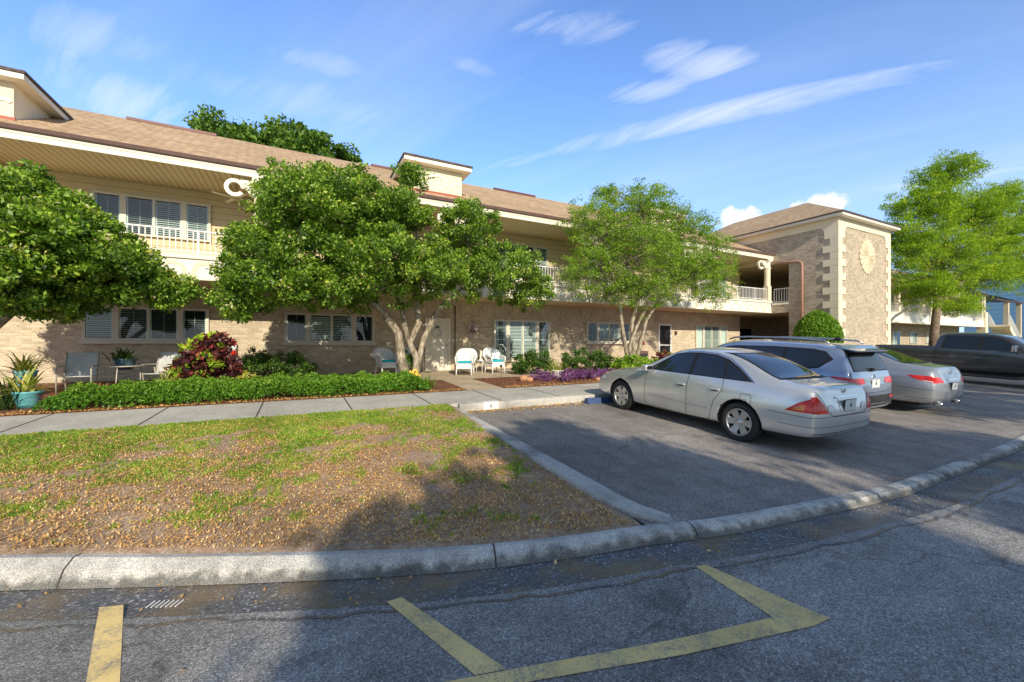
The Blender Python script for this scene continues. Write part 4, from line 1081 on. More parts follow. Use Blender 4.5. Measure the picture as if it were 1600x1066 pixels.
    # headlamps and grille (front)
    xf = max(v.co.x for v in bm.verts)
    for s, sy in (('L',1),('R',-1)):
        f = (lambda p: p) if sy == 1 else mirror
        patches('headlamp', bm, [([(xf-.42,.62),(xf-.40,.70),(xf+.1,.70),(xf+.1,.60)], s, 1), (f([(.5,.59),(.5,.67),(.9,.69),(.9,.60)]), 'F', 2)], M['clearlens'], root, .006)
    patches('grille', bm, [([(-.42,.50),(.42,.50),(.46,.62),(-.46,.62)], 'F')], M['seam'], root, .006)
    for x in (0, wb):
        for sy in (1, -1): wheel(root, x, sy*(.80*wd), r, r, sy, 6)
    mirror_cap(root, 1.93+k, .86*wd, 1.02*H, 1, mat); mirror_cap(root, 1.93+k, -.86*wd, 1.02*H, -1, mat)
    m = MB(); m.box(-.80, 3.3+k, -.70, .70, .20, .29); m.build('underbody', M['seam'], root)
    bm.free()
zg = lambda y: zplane(y)+.006
c1 = thing('sedan', 'champagne silver sedan with triangular red tail lamps, nearest parked car', 'car', group='cars parked in front of the building')
sedan(c1, M['silver_champ'], kind=1)
place(c1, 7.20, 4.20, zg(4.2)-.02, 1)
c3 = thing('sedan', 'grey silver sedan with slim wraparound tail lamps between the white suv and the pickup', 'car', group='cars parked in front of the building')
sedan(c3, M['silver'], 1.015, 1.02, .03, .02, 2.82, 2, .335)
place(c3, 13.15, 4.78, zg(4.78)-.02, 1)

# ---------------------------------------------------------------- suv
def suv(root, mat):
    wb = 2.98; r = .37
    D0 = [-.02,-.02,-.05,-.06,-.03,.02,.03,.20,.23,.24,.24]; D1 = [0,0,-.03,-.03,-.02,.0,.01,.19,.21,.22,.22]
    St = [(-.93,.80,.42,1.08,.76,1.49,.60,1.53,D0),(-.86,.92,.34,1.10,.86,1.53,.68,1.60,D1),(-.50,.965,.32,1.10,.91,1.55,.71,1.64),(-.1,.98,.30,1.09,.93,1.575,.72,1.67),
          (.8,.985,.28,1.08,.94,1.59,.725,1.695),(1.6,.985,.28,1.07,.94,1.57,.72,1.68),(1.95,.985,.28,1.065,.935,1.49,.73,1.60),(2.5,.98,.28,1.05,.92,1.18,.76,1.24),(2.8,.97,.29,1.04,.90,1.08,.74,1.13),
          (3.3,.95,.30,.99,.87,1.04,.66,1.08),(3.72,.90,.32,.90,.80,.94,.55,.97),(3.86,.80,.34,.80,.70,.83,.5,.84),(3.92,.68,.40,.66,.60,.68,.4,.69)]
    bm = car_body(St); bm = cut_arches(bm, [(0, r+.01), (wb, r+.01)], r+.06, .97, .34, 'FAST'); bm.verts.ensure_lookup_table(); bm.verts.index_update(); bm.normal_update()
    finish_body(bm, mat, root)
    for s in 'LR':
        patches('window_surround', bm, [([(2.46,1.12),(2.30,1.20),(1.86,1.47),(1.5,1.53),(.6,1.555),(-.2,1.54),(-.42,1.50),(-.58,1.35),(-.36,1.16),(-.1,1.115)], s)], M['seam'], root, .0025)
        patches('side_window', bm, [(rpoly([(2.30,1.15),(1.84,1.445),(1.50,1.505),(1.32,1.515),(1.30,1.14)], .03), s)], M['carglass'], root, .005)
        patches('side_window', bm, [(rpoly([(1.22,1.14),(1.24,1.52),(.6,1.53),(.38,1.525),(.36,1.14)], .03), s)], M['carglass'], root, .005)
        patches('quarter_window', bm, [(rpoly([(.29,1.14),(.31,1.52),(-.2,1.515),(-.40,1.475),(-.53,1.35),(-.34,1.185),(-.1,1.14)], .03), s)], M['carglass'], root, .005)
        patches('panel_gap', bm, seamspec([(1.26,1.1),(1.26,.42)], s)+seamspec([(2.42,1.08),(2.44,.5),(2.36,.40)], s)+seamspec([(.32,1.1),(.34,.86),(.46,.70),(.52,.42)], s)+seamspec([(.52,.42),(2.36,.40)], s)+seamspec([(-.45,.86),(-1.1,.84)], s, .007, 1), M['seam'], root, .0015)
        patches('lower_cladding', bm, [([(.48,.28),(2.5,.28),(2.5,.40),(.48,.40)], s)], M['blackplastic'], root, .012)
        patches('character_line', bm, seamspec([(-.9,1.02),(.2,1.0),(2.4,.97)], s, .005), M['seam'], root, .001)
        sy = 1 if s == 'L' else -1
        for hx_ in (1.42, .52): slab('door_handle', None, (hx_, sy*.985, .98), (.2,.035,.035), mat, root, .012)
        m = MB(); m.tube([(-.45, sy*.69, 1.655),(-.35, sy*.68, 1.71),(.3, sy*.685, 1.745),(1.2, sy*.69, 1.74),(1.55, sy*.69, 1.72),(1.68, sy*.69, 1.675)], .02, 8); m.build('roof_rail', M['alloy'], root)
    patches('rear_window_surround', bm, [([(-.70,1.13),(.70,1.13),(.64,1.52),(-.64,1.52)], 'B')], M['seam'], root, .0025)
    patches('rear_window', bm, [(rpoly([(-.66,1.15),(.66,1.15),(.58,1.50),(-.58,1.50)], .06), 'B')], M['carglass'], root, .006)
    m = MB(); m.prism([(-.74,1.57),(-.90,1.535),(-.88,1.51),(-.60,1.56),(-.5,1.63),(-.62,1.635)], lambda u,v,q: (u, -.64+1.28*q, v)); m.build('spoiler', mat, root, .012)
    m = MB(); m.prism([(-.865,1.508),(-.72,1.515),(-.72,1.49),(-.84,1.49)], lambda u,v,q: (u, -.60+1.2*q, v)); m.build('spoiler_underside', M['seam'], root)
    patches('windscreen', bm, [(rpoly([(-.70,1.15),(.70,1.15),(.60,1.53),(-.60,1.53)], .06), 'F')], M['carglass'], root, .005)
    xr = min(v.co.x for v in bm.verts)
    for s, sy in (('L',1),('R',-1)):
        f = (lambda p: p) if sy == 1 else mirror
        patches('tail_lamp', bm, [([(-.60,1.03),(-.72,.90),(-1.3,.875),(-1.3,1.01)], s, 1), (f([(.97,.875),(.97,1.01),(.46,1.005),(.40,.91),(.42,.895)]), 'B', 2)], M['redlens'], root, .007)
        patches('reflector', bm, [(f([(.55,.60),(.84,.60),(.84,.64),(.55,.64)]), 'B')], M['redlens'], root, .02)
        patches('exhaust_trim', bm, seamspec(f([(.45,.46),(.80,.46),(.80,.53),(.56,.53)]), 'B', .018, closed=True), M['chrome'], root, .02)
    patches('garnish', bm, [([(-.40,.93),(.40,.93),(.44,1.0),(-.44,1.0)], 'B')], M['alloy'], root, .006)
    patches('bumper', bm, [([(-.86,.45),(.86,.45),(.86,.66),(-.86,.66)], 'B', 2)], M['blackplastic'], root, .012)
    patches('bumper_trim', bm, seamspec([(-.92,.56),(-.62,.60),(-.40,.50),(.40,.50),(.62,.60),(.92,.56)], 'B', .022), M['chrome'], root, .018)
    patches('panel_gap', bm, seamspec([(-.80,1.1),(-.80,.86),(-.62,.72),(.62,.72),(.80,.86),(.80,1.1)], 'B', .008), M['seam'], root, .003)
    m = MB(); m.lathe([(.055,.0),(.062,.010),(.070,.0)], 24, (0,0,0), Matrix.Rotation(-PI/2, 3, 'Y'))
    for a, b_ in (((-.028,.045),(-.010,-.04)),((.028,.045),(.010,-.04)),((-.01,-.04),(0,-.0)),((.01,-.04),(0,0))): m.bar((-.004,a[0],a[1]),(-.004,b_[0],b_[1]),.009)
    e = m.build('emblem', M['chrome'], root); e.location = (xr+.055, 0, 1.0)
    plate(root, xr+.012, .89, tilt=.0)
    m = MB(); m.bar((xr+.10,.02,1.17),(xr+.13,.42,1.20),.02); m.box(xr+.05,xr+.12,-.04,.06,1.13,1.19); m.build('rear_wiper', M['seam'], root)
    m = MB(); m.prism([(-.35,1.70),(-.16,1.70),(-.27,1.78),(-.33,1.78)], lambda u,v,q: (u, -.03+.06*q, v)); m.build('roof_antenna', M['seam'], root, .008)
    xf = max(v.co.x for v in bm.verts)
    patches('grille', bm, [([(-.6,.62),(.6,.62),(.64,.80),(-.64,.80)], 'F')], M['seam'], root, .006)
    for s, sy in (('L',1),('R',-1)):
        f = (lambda p: p) if sy == 1 else mirror
        patches('headlamp', bm, [([(xf-.5,.84),(xf-.5,.90),(xf+.1,.86),(xf+.1,.76)], s, 1), (f([(.6,.74),(.6,.84),(.92,.86),(.92,.76)]), 'F', 2)], M['clearlens'], root, .006)
    for x in (0, wb):
        for sy in (1, -1): wheel(root, x, sy*.845, r, r, sy, 10, .235, .70, 1)
    mirror_cap(root, 2.32, .93, 1.16, 1, mat, (.16,.22,.17)); mirror_cap(root, 2.32, -.93, 1.16, -1, mat, (.16,.22,.17))
    m = MB(); m.box(-.70, 3.5, -.76, .76, .28, .40); m.build('underbody', M['seam'], root)
    bm.free()
c2 = thing('suv', 'silver suv with roof rails, blue of the sky mixed into its colour, parked between two silver sedans', 'suv', group='cars parked in front of the building')
suv(c2, M['silver_sky_tint']); place(c2, 10.12, 4.87, zg(4.87)-.09, 1)

# ---------------------------------------------------------------- pickup
def pickup(root, mat):
    wb = 3.57; r = .405
    St = [(-1.20,.93,.62,1.26,.92,1.33,.86,1.335),(-1.15,.985,.55,1.28,.965,1.36,.90,1.362),(-.6,1.0,.52,1.28,.975,1.365,.90,1.367),(.3,1.0,.50,1.28,.975,1.365,.90,1.367),(.66,1.0,.50,1.28,.975,1.365,.90,1.367),
          (.74,1.0,.50,1.28,.975,1.37,.90,1.372),(.775,1.0,.50,1.29,.975,1.78,.76,1.86),(.95,1.0,.48,1.30,.98,1.86,.755,1.945),(1.5,1.0,.47,1.29,.98,1.885,.76,1.97),(2.2,1.0,.47,1.28,.98,1.87,.76,1.96),
          (2.65,1.0,.47,1.27,.98,1.75,.78,1.84),(3.1,1.0,.48,1.26,.975,1.36,.84,1.42),(3.35,1.0,.49,1.25,.97,1.29,.82,1.34),(3.9,1.0,.50,1.21,.94,1.27,.72,1.31),(4.45,.98,.52,1.13,.90,1.19,.66,1.22),(4.60,.92,.54,.98,.84,1.02,.6,1.04),(4.66,.82,.58,.86,.74,.88,.5,.89)]
    bm = car_body(St); bm = cut_arches(bm, [(0, r+.02), (wb, r+.02)], r+.09, .98); bm.verts.ensure_lookup_table(); bm.verts.index_update(); bm.normal_update()
    finish_body(bm, mat, root)
    for s in 'LR':
        patches('window_surround', bm, [(rpoly([(3.02,1.33),(2.58,1.70),(2.3,1.81),(1.0,1.83),(.93,1.33)], .05), s)], M['seam'], root, .0025)
        patches('side_window', bm, [(rpoly([(2.90,1.35),(2.52,1.68),(2.26,1.78),(2.02,1.79),(2.0,1.35)], .04), s)], M['carglass'], root, .005)
        patches('side_window', bm, [(rpoly([(1.90,1.35),(1.91,1.79),(1.06,1.80),(.99,1.35)], .05), s)], M['carglass'], root, .005)
        patches('window_trim', bm, seamspec([(.95,1.34),(3.0,1.345)], s, .012), M['seam'], root, .006)
        patches('panel_gap', bm, seamspec([(.78,1.3),(.78,.5)], s, .022)+seamspec([(1.95,1.3),(1.95,.52)], s)+seamspec([(3.08,1.25),(3.08,.6),(3.0,.52)], s)+seamspec([(.88,1.32),(.88,.85),(.98,.70),(1.02,.54)], s)+seamspec([(1.02,.53),(3.0,.52)], s), M['seam'], root, .0018)
        sy = 1 if s == 'L' else -1
        patches('body_moulding', bm, [([(1.05,.70),(3.0,.72),(3.0,.74),(1.05,.72)], s)], mat, root, .014)
        for hx_ in (2.12, 1.12): slab('door_handle', None, (hx_, sy*1.0, 1.13), (.2,.04,.04), mat, root, .012)
        m = MB(); m.tube([(.75, sy*.95, .40),(.95, sy*1.0, .36),(2.9, sy*1.0, .36),(3.05, sy*.95, .40)], .05, 10); m.build('side_step', M['blackplastic'], root)
        mm = mirror_cap(root, 2.83, sy*.99, 1.40, sy, M['chrome'], (.12,.26,.24))
    patches('windscreen', bm, [(rpoly([(-.80,1.36),(.80,1.36),(.66,1.82),(-.66,1.82)], .06), 'F')], M['carglass'], root, .005)
    patches('rear_window', bm, [(rpoly([(-.62,1.45),(.62,1.45),(.56,1.78),(-.56,1.78)], .06), 'B')], M['carglass'], root, .005)
    patches('bed_cover', bm, [([(-1.12,-.88),(.70,-.88),(.70,.88),(-1.12,.88)], 'T')], M['blackplastic'], root, .006)
    for s, sy in (('L',1),('R',-1)):
        f = (lambda p: p) if sy == 1 else mirror
        patches('tail_lamp', bm, [([(-1.3,.85),(-1.10,.85),(-1.10,1.22),(-1.3,1.22)], s, 1), (f([(.80,.85),(1.0,.85),(1.0,1.22),(.80,1.22)]), 'B', 2)], M['redlens'], root, .006)
        patches('headlamp', bm, [([(4.35,.92),(4.35,1.08),(4.8,1.05),(4.8,.90)], s, 1), (f([(.55,.90),(.55,1.02),(.95,1.04),(.95,.90)]), 'F', 2)], M['clearlens'], root, .006)
    patches('grille', bm, [([(-.5,.72),(.5,.72),(.52,.98),(-.52,.98)], 'F')], M['chrome'], root, .01)
    slab('rear_bumper', None, (-1.25, 0, .62), (.16, 1.84, .2), M['chrome'], root, .03)
    slab('front_bumper', None, (4.66, 0, .62), (.2, 1.8, .24), M['chrome'], root, .04)
    for x in (0, wb):
        for sy in (1, -1): wheel(root, x, sy*.86, r, r, sy, 5, .27, .62)
    m = MB(); m.box(-1.1, 4.4, -.75, .75, .36, .56); m.build('underbody', M['seam'], root)
    bm.free()
c4 = thing('pickup_truck', 'charcoal crew cab pickup truck parked nose out at the right edge', 'pickup truck', group='cars parked in front of the building')
pickup(c4, M['charcoal']); place(c4, 23.2, 7.45, zg(5.5)-.03, -1)
c4.rotation_euler = (Matrix.Rotation(math.atan(.047), 4, 'X') @ Matrix.Rotation(-PI/2, 4, 'Z')).to_euler(); c4.location.z = zg(7.45)-.03
# ================================================================== PLANTS
def leaf_quads(C, size, up=.35, asp=.5, out=None, rng=RNG, droop=0.0):
    """C (n,3) leaf positions -> V, Q of rhombic leaves"""
    n = len(C)
    u = rng.normal(size=(n,3)); 
    if out is not None: u += out*1.0
    u[:,2] += -droop
    u /= np.linalg.norm(u, axis=1)[:,None]+1e-9
    nrm = rng.normal(size=(n,3)); nrm[:,2] += up*3
    v = np.cross(nrm, u); v /= np.linalg.norm(v, axis=1)[:,None]+1e-9
    L = size*rng.uniform(.65, 1.35, n)[:,None]; W = L*asp*.5
    V = np.empty((n,4,3)); V[:,0] = C-u*L*.5; V[:,1] = C+v*W+u*L*.05; V[:,2] = C+u*L*.5; V[:,3] = C-v*W+u*L*.05
    return V.reshape(-1,3), np.arange(4*n).reshape(n,4)
def clump_crown(lobes, nclump, per, cr, rng=RNG, lo=.72, keep=None, flat=.75, rag=.13):
    """lobes: (cx,cy,cz,rx,ry,rz). returns clump centres, leaf positions, outward dirs, per-leaf tone"""
    lob = np.array(lobes, float); w = lob[:,3]*lob[:,4]+lob[:,3]*lob[:,5]+lob[:,4]*lob[:,5]; w /= w.sum()
    cen = []; tries = 0
    while len(cen) < nclump and tries < nclump*30:
        tries += 1
        k = rng.choice(len(lob), p=w); d = rng.normal(size=3); d /= np.linalg.norm(d)
        if d[2] < -.35 and rng.random() < .55: continue
        rad = lo+(1-lo)*rng.random()**.7 if rng.random() < .82 else rng.uniform(.2, lo)
        p = lob[k,:3]+d*lob[k,3:]*rad*(1+rag*rng.normal())
        inside = False
        for j in range(len(lob)):
            if j != k and (((p-lob[j,:3])/lob[j,3:])**2).sum() < .55: inside = True
        if inside and rng.random() < .8: continue
        if keep is not None and not keep(p): continue
        cen.append((p, d))
    P_ = []; O_ = []; T_ = []
    for p, d in cen:
        m = int(per*rng.uniform(.6, 1.4)); r = cr*rng.uniform(.6, 1.35)
        g = rng.normal(size=(m,3)); g /= np.linalg.norm(g, axis=1)[:,None]; g *= (rng.random(m)**.42)[:,None]
        q = g*r; q[:,2] *= flat
        P_.append(p+q); O_.append(g*.7+d*.5); T_.append(np.clip(rng.normal(.42+.14*rng.normal(), .22, m)+.16*q[:,2]/r, 0, 1))  # leaves toned lighter towards clump tops, the lit tops put into the colour
    return cen, np.vstack(P_), np.vstack(O_), np.concatenate(T_)
def bend(a, b, k=5, amp=.12, sag=0.0, rng=RNG):
    a = Vector(a); b = Vector(b); L = (b-a).length; pts = []
    o = Vector(rng.normal(size=3))*amp*L*.5
    for i in range(k+1):
        u = i/k; pts.append(a.lerp(b, u)+o*math.sin(PI*u)+Vector((0,0,sag*L*math.sin(PI*u)))+(Vector(rng.normal(size=3))*amp*L*.06 if 0 < i < k else Vector((0,0,0))))
    return pts
def tree(name, label, cat, base, stems, lobes, nclump, per, cr, leaf, lsize, mat, barkm, group=None, keep=None, up=.35, asp=.5, branch_every=2, twig=.012, lo=.72, flat=.75, limb_r=.05, droop=0.0):
    """stems: list of (points, radii) in world coordinates"""
    root = thing(name, label, cat, base, 0, group); b0 = Vector(base)
    cen, C, O, T = clump_crown(lobes, nclump, per, cr, keep=keep, lo=lo, flat=flat)
    V, Q = leaf_quads(C, lsize, up, asp, O, droop=droop); V = V-np.array(b0)
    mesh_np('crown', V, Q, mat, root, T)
    m = MB(); tips = []
    for pts, rad in stems:
        pts = [Vector(p)-b0 for p in pts]; m.tube(pts, rad, 9); tips.append((pts, rad))
    # limbs: each lobe gets one from the nearest stem point in its upper half
    nodes = []
    for pts, rad in tips:
        for i in range(len(pts)//2, len(pts)): nodes.append((pts[i], rad[i]))
    lcent = []
    for lb in lobes:
        c = Vector(lb[:3])-b0-Vector((0,0,lb[5]*.25)); a, r = min(nodes, key=lambda q: (q[0]-c).length)
        pp = bend(a, c, 6, .15, .05); r0 = min(r*.75, limb_r*1.3); m.tube(pp, [r0*(1-.6*i/6) for i in range(7)], 7)
        for i in range(2, 7): lcent.append((pp[i], r0*(1-.6*i/6)))
    for pts, rad in tips: lcent.append((pts[-1], rad[-1]))
    for i, (p, d) in enumerate(cen):
        if i % branch_every: continue
        c = Vector(p)-b0; a, r = min(lcent, key=lambda q: (q[0]-c).length)
        if (a-c).length > .1:
            rr = max(min(r*.6, twig*1.8), twig*.7); pp = bend(a, c, 4, .2, .05); m.tube(pp, [rr*(1-.7*j/4) for j in range(5)], 5, cap=False)
    m.build('trunk', barkm, root, fix=False)
    return root
def lobe(px, py, Y, rpx, rpy, ry=None):
    p = P(px, py, Y); d = p.x*FW[0]+p.y*FW[1]
    rx = rpx/F*d*.92; rz = rpy/F*d
    return (p.x, p.y, p.z, rx, ry if ry else min(rx, 2.2), rz)
def line(pxs, Y): return [P(a, b, Y if not hasattr(Y, '__len__') else Y[i]) for i, (a, b) in enumerate(pxs)]

# --- big rounded tree in the middle
b = P(637, 600, 11.8); b.z = -.12
stems = [([b, *line([(627,560),(622,520),(600,490),(575,468),(545,445)], [11.8,11.8,11.75,11.6,11.4])], [.17,.13,.11,.10,.08,.05]),
         ([b+Vector((.22,.05,0)), *line([(651,560),(640,535),(655,505),(650,470),(640,430)], 11.85)], [.13,.11,.085,.09,.08,.05]),
         ([b+Vector((.18,.1,.02)), *line([(655,560),(662,530),(680,490),(705,465),(735,440)], [11.9,11.9,11.9,12,12,12])], [.10,.085,.08,.07,.05,.035]),
         (line([(640,540),(632,510),(628,480),(615,455)], 11.9), [.08,.08,.07,.05])]
L1 = [lobe(500,345,11.6,98,62,2.0), lobe(425,430,11.4,70,58,1.6), lobe(570,345,11.8,80,52,1.7), lobe(590,420,11.4,95,55,2.0), lobe(470,312,11.8,66,38,1.3), lobe(540,300,11.8,60,30,1.2),
      lobe(728,365,12.0,46,52,1.4), lobe(775,432,11.9,76,46,1.5), lobe(665,430,11.6,58,46,1.6), lobe(642,279,12.0,24,17,.5), lobe(828,455,12.0,36,30,.9), lobe(372,470,11.5,40,30,.8), lobe(400,395,11.6,40,40,1.0), lobe(510,455,11.4,90,30,1.5), lobe(630,345,11.9,40,40,1.2)]
tree('broadleaf_tree', 'big rounded glossy green tree with mottled trunks in front of the brick wall', 'tree', b, stems, L1, 2000, 88, .21, None, .086, M['leafA'], M['bark'], up=.5, asp=.52, branch_every=5)
# bare twigs below the crown
# --- left tree, trunk outside the frame
b = P(-70, 600, 11.9); b.z = -.12
stems = [([b, *line([(-64,540),(-40,480),(10,430),(60,390)], [11.9,11.8,11.7,11.6])], [.16,.13,.11,.08,.05]), ([b+Vector((.2,0,.1)), *line([(-20,520),(40,470),(120,440),(190,430)], [11.8,11.6,11.4,11.2])], [.10,.09,.07,.05,.03])]
L2 = [lobe(50,350,11.5,88,62,2.0), lobe(0,308,11.9,50,34,1.2), lobe(115,390,11.3,84,50,1.8), lobe(40,430,11.2,92,56,1.9), lobe(190,425,11.3,58,38,1.3), lobe(258,452,11.5,40,24,.7), lobe(-60,380,11.6,90,80,2.0), lobe(100,338,11.8,46,36,1.0), lobe(70,475,11.5,60,24,.9), lobe(215,460,11.4,60,18,.8)]
tree('broadleaf_tree', 'leafy glossy green tree leaning in from the left edge over the patio chairs', 'tree', b, stems, L2, 1600, 84, .20, None, .086, M['leafA'], M['bark'], up=.5, asp=.52, branch_every=3)
# --- airy tree right of the centre
b = P(985, 582, 12.2); b.z = -.08
stems = [([b, *line([(978,545),(972,510),(968,470),(955,420),(945,370)], 12.2)], [.10,.085,.075,.06,.05,.03]),
         ([b+Vector((.12,.05,0)), *line([(990,545),(987,505),(1000,460),(1010,400),(1005,330)], 12.25)], [.11,.10,.08,.07,.05,.03]),
         ([b+Vector((.2,.05,0)), *line([(1000,540),(1010,500),(1030,470),(1065,440),(1100,420)], 12.2)], [.09,.08,.07,.055,.04,.03]),
         ([b+Vector((.02,-.05,0)), *line([(984,540),(995,510),(1020,460),(1045,400),(1060,350)], 12.1)], [.08,.07,.06,.05,.04,.03])]
L3 = [lobe(1000,330,12.2,72,38,1.4), lobe(930,350,12.2,52,40,1.3), lobe(1065,365,12.2,66,42,1.4), lobe(990,400,12.0,95,50,1.9), lobe(920,425,12.2,48,42,1.2), lobe(1075,430,12.1,72,42,1.6), lobe(1000,455,11.9,70,34,1.4), lobe(1128,400,12.3,26,36,.8), lobe(950,305,12.3,26,14,.5), lobe(1030,300,12.3,22,12,.5), lobe(1115,460,12.2,35,24,.8)]
tree('airy_tree', 'airy multi stemmed bright green tree between the balcony and the parked cars', 'tree', b, stems, L3, 1900, 58, .23, None, .066, M['leafB'], M['bark'], up=.3, asp=.5, branch_every=2, lo=.6, flat=.6, twig=.010)
# --- feathery tree at the right
b = P(1458, 560, 11.3); b.z = -.25
stems = [([b, *line([(1460,520),(1464,480),(1470,440),(1478,380),(1484,300),(1487,255)], 11.3)], [.30,.24,.21,.17,.12,.07,.03]),
         (line([(1466,478),(1490,450),(1530,425),(1580,405)], 11.3), [.14,.11,.08,.04]),(line([(1472,430),(1505,395),(1550,365),(1590,340)], 11.2), [.12,.09,.07,.04]), (line([(1470,440),(1440,400),(1410,370)], 11.4), [.10,.07,.04])]
L4 = [lobe(1480,275,11.3,52,34,1.8), lobe(1445,330,11.3,52,42,2.2), lobe(1520,340,11.2,62,46,2.4), lobe(1415,385,11.3,34,44,1.7), lobe(1470,400,11.1,62,50,2.6), lobe(1560,385,11.2,58,46,2.4), lobe(1530,430,11.1,62,34,2.2), lobe(1450,455,11.1,48,30,1.8), lobe(1600,350,11.3,40,50,2.0), lobe(1500,480,11.0,40,18,1.0), lobe(1610,420,11.2,40,40,1.8), lobe(1575,300,11.4,26,20,1.0)]
tree('feathery_tree', 'tall feathery lime green tree with a brown trunk behind the pickup truck', 'tree', b, stems, L4, 2700, 85, .46, None, .14, M['leafC'], M['bark_dk'], up=.7, asp=.34, branch_every=2, twig=.02, lo=.5, flat=.55, limb_r=.09)
# --- oak behind the roof
b = Vector((-1.3, 40, 0))
L5 = [lobe(350,208,40,36,20,3.0), lobe(400,222,40,34,20,3.0), lobe(468,224,40,44,24,3.4), lobe(535,250,40,30,14,2.5), lobe(430,260,40,110,36,5.0), lobe(322,226,40,24,12,1.6)]
tree('oak_tree', 'dark oak tree showing its top above the roof ridge', 'tree', b, [([b, b+Vector((.3,0,5)), b+Vector((.2,0,11))], [.5,.4,.25])], [(q[0],q[1],q[2]-.35,q[3],q[4],q[5]) for q in L5], 330, 120, .85, None, .30, M['leafD'], M['bark_dk'], up=.5, asp=.6, branch_every=3, twig=.05, flat=.65, limb_r=.2)
# --- trees far right behind the wing, and the dark mass beside the blue building
for (px, py, Y, rx, ry, lab) in ((1545,515,30,26,24,'dark tree beyond the far staircase'), (1405,445,34,20,20,'small tree top seen over the far wing roof')):
    p = P(px, py, Y); b = Vector((p.x, p.y, -.1))
    tree('garden_tree', lab, 'tree', b, [([b, b+Vector((0,0,p.z*.5)), Vector((p.x,p.y,p.z))], [.25,.2,.1])], [lobe(px,py,Y,rx,ry), lobe(px+14,py+12,Y,rx*.7,ry*.7)], 60, 110, .8, None, .28, M['leafD'], M['bark_dk'], branch_every=4, twig=.04)
# --- shade trees across the road, behind the viewpoint: they throw the shadows on the lot
def shade(x, y, top, rx, lab, seed, nc=340):
    rng = np.random.default_rng(seed); b = Vector((x, y, -.62)); ls = []
    for k in range(9):
        a = rng.uniform(0, 2*PI); q = rng.uniform(.2, .75)*rx
        ls.append((x+math.cos(a)*q, y+math.sin(a)*q*.6, top-1.35-rng.uniform(0, 3.2), rx*.42, rx*.36, 1.35))
    tree('shade_tree', lab, 'tree', b, [([b, b+Vector((.2,0,2)), b+Vector((.1,0,4.5)), Vector((x,y,top-2.5))], [.34,.28,.22,.12])], ls, nc, 60, .62, None, .26, M['leafD'], M['bark_dk'], 'shade trees across the road', branch_every=2, twig=.03, flat=.6, limb_r=.12)
SHADES = [(0.6,-11,9.2,2.2,'first shade tree across the road, nearest the lawn side'), (6.3,-12.5,10.2,3.2,'second shade tree across the road, opposite the near sedan'), (13.3,-12,10.2,3.7,'third shade tree across the road, opposite the suv'), (21.5,-13,10.3,3.6,'fourth shade tree across the road, opposite the pickup'), (1.9,-7,6.0,1.7,'low shade tree close across the road')]
for i, (x, y, tp, rx, lab) in enumerate(SHADES): shade(x, y, tp, rx, lab, 100+i, (400, 260, 230, 190, 330)[i])

# ---------------------------------------------------------------- bushes, beds, potted plants
def bush(name, label, lobes, nclump, per, cr, lsize, mat, group=None, cat='bush', up=.4, asp=.55, stem=M['bark_dk'], floor=-.1, tone=None, flat=.8):
    c0 = Vector(lobes[0][:3]); b = Vector((c0.x, c0.y, zlawn(0, c0.y)+0))
    root = thing(name, label, cat, b, 0, group)
    cen, C, O, T = clump_crown(lobes, nclump, per, cr, lo=.6, flat=flat); ok = C[:,2] > b.z+.01; C, O, T = C[ok], O[ok], T[ok]
    if tone is not None: T = tone(C, T)
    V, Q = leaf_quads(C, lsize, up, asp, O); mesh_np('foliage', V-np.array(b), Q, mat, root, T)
    m = MB()
    for i, (p, d) in enumerate(cen):
        if i % 5 == 0: m.tube([Vector((RNG.normal()*.05, RNG.normal()*.05, -.02)), (Vector(p)-b)*.55+Vector((0,0,.02)), Vector(p)-b], [.02,.012,.005], 5)
    m.build('stem', stem, root, fix=False); return root
def blades(root, n, L, w, mat, c=(0,0,0), spread=1.0, arch=.6, name='foliage', seed=0, segs=4, lean=.0, rbase=.03):
    rng = np.random.default_rng(seed); V = []; Q = []; T = []
    for i in range(n):
        a = rng.uniform(0, 2*PI); el = rng.uniform(.25, 1.35)*1.0; Ls = L*rng.uniform(.6, 1.15); x, y, z = c[0]+rng.normal()*rbase, c[1]+rng.normal()*rbase, c[2]
        dx, dy = math.cos(a), math.sin(a); t = rng.random(); th = el; pw = None
        for k in range(segs+1):
            u = k/segs; ww = w*(1-u**2*.92)*(.6+.4*min(1, u*4)); V += [(x-dy*ww/2, y+dx*ww/2, z), (x+dy*ww/2, y-dx*ww/2, z)]
            if k: b_ = len(V)-4; Q.append((b_, b_+1, b_+3, b_+2)); T.append(min(1, max(0, t*.7+.3*rng.random())))
            x += dx*math.cos(th)*Ls/segs*spread; y += dy*math.cos(th)*Ls/segs*spread; z += math.sin(th)*Ls/segs; th -= arch*1.2/segs*(1.6 if u > .3 else .6)
    return mesh_np(name, np.array(V), np.array(Q), mat, root, T)
def at(px, Y): p = P(px, 540, Y); return Vector((p.x, Y, zlawn(0, Y)))

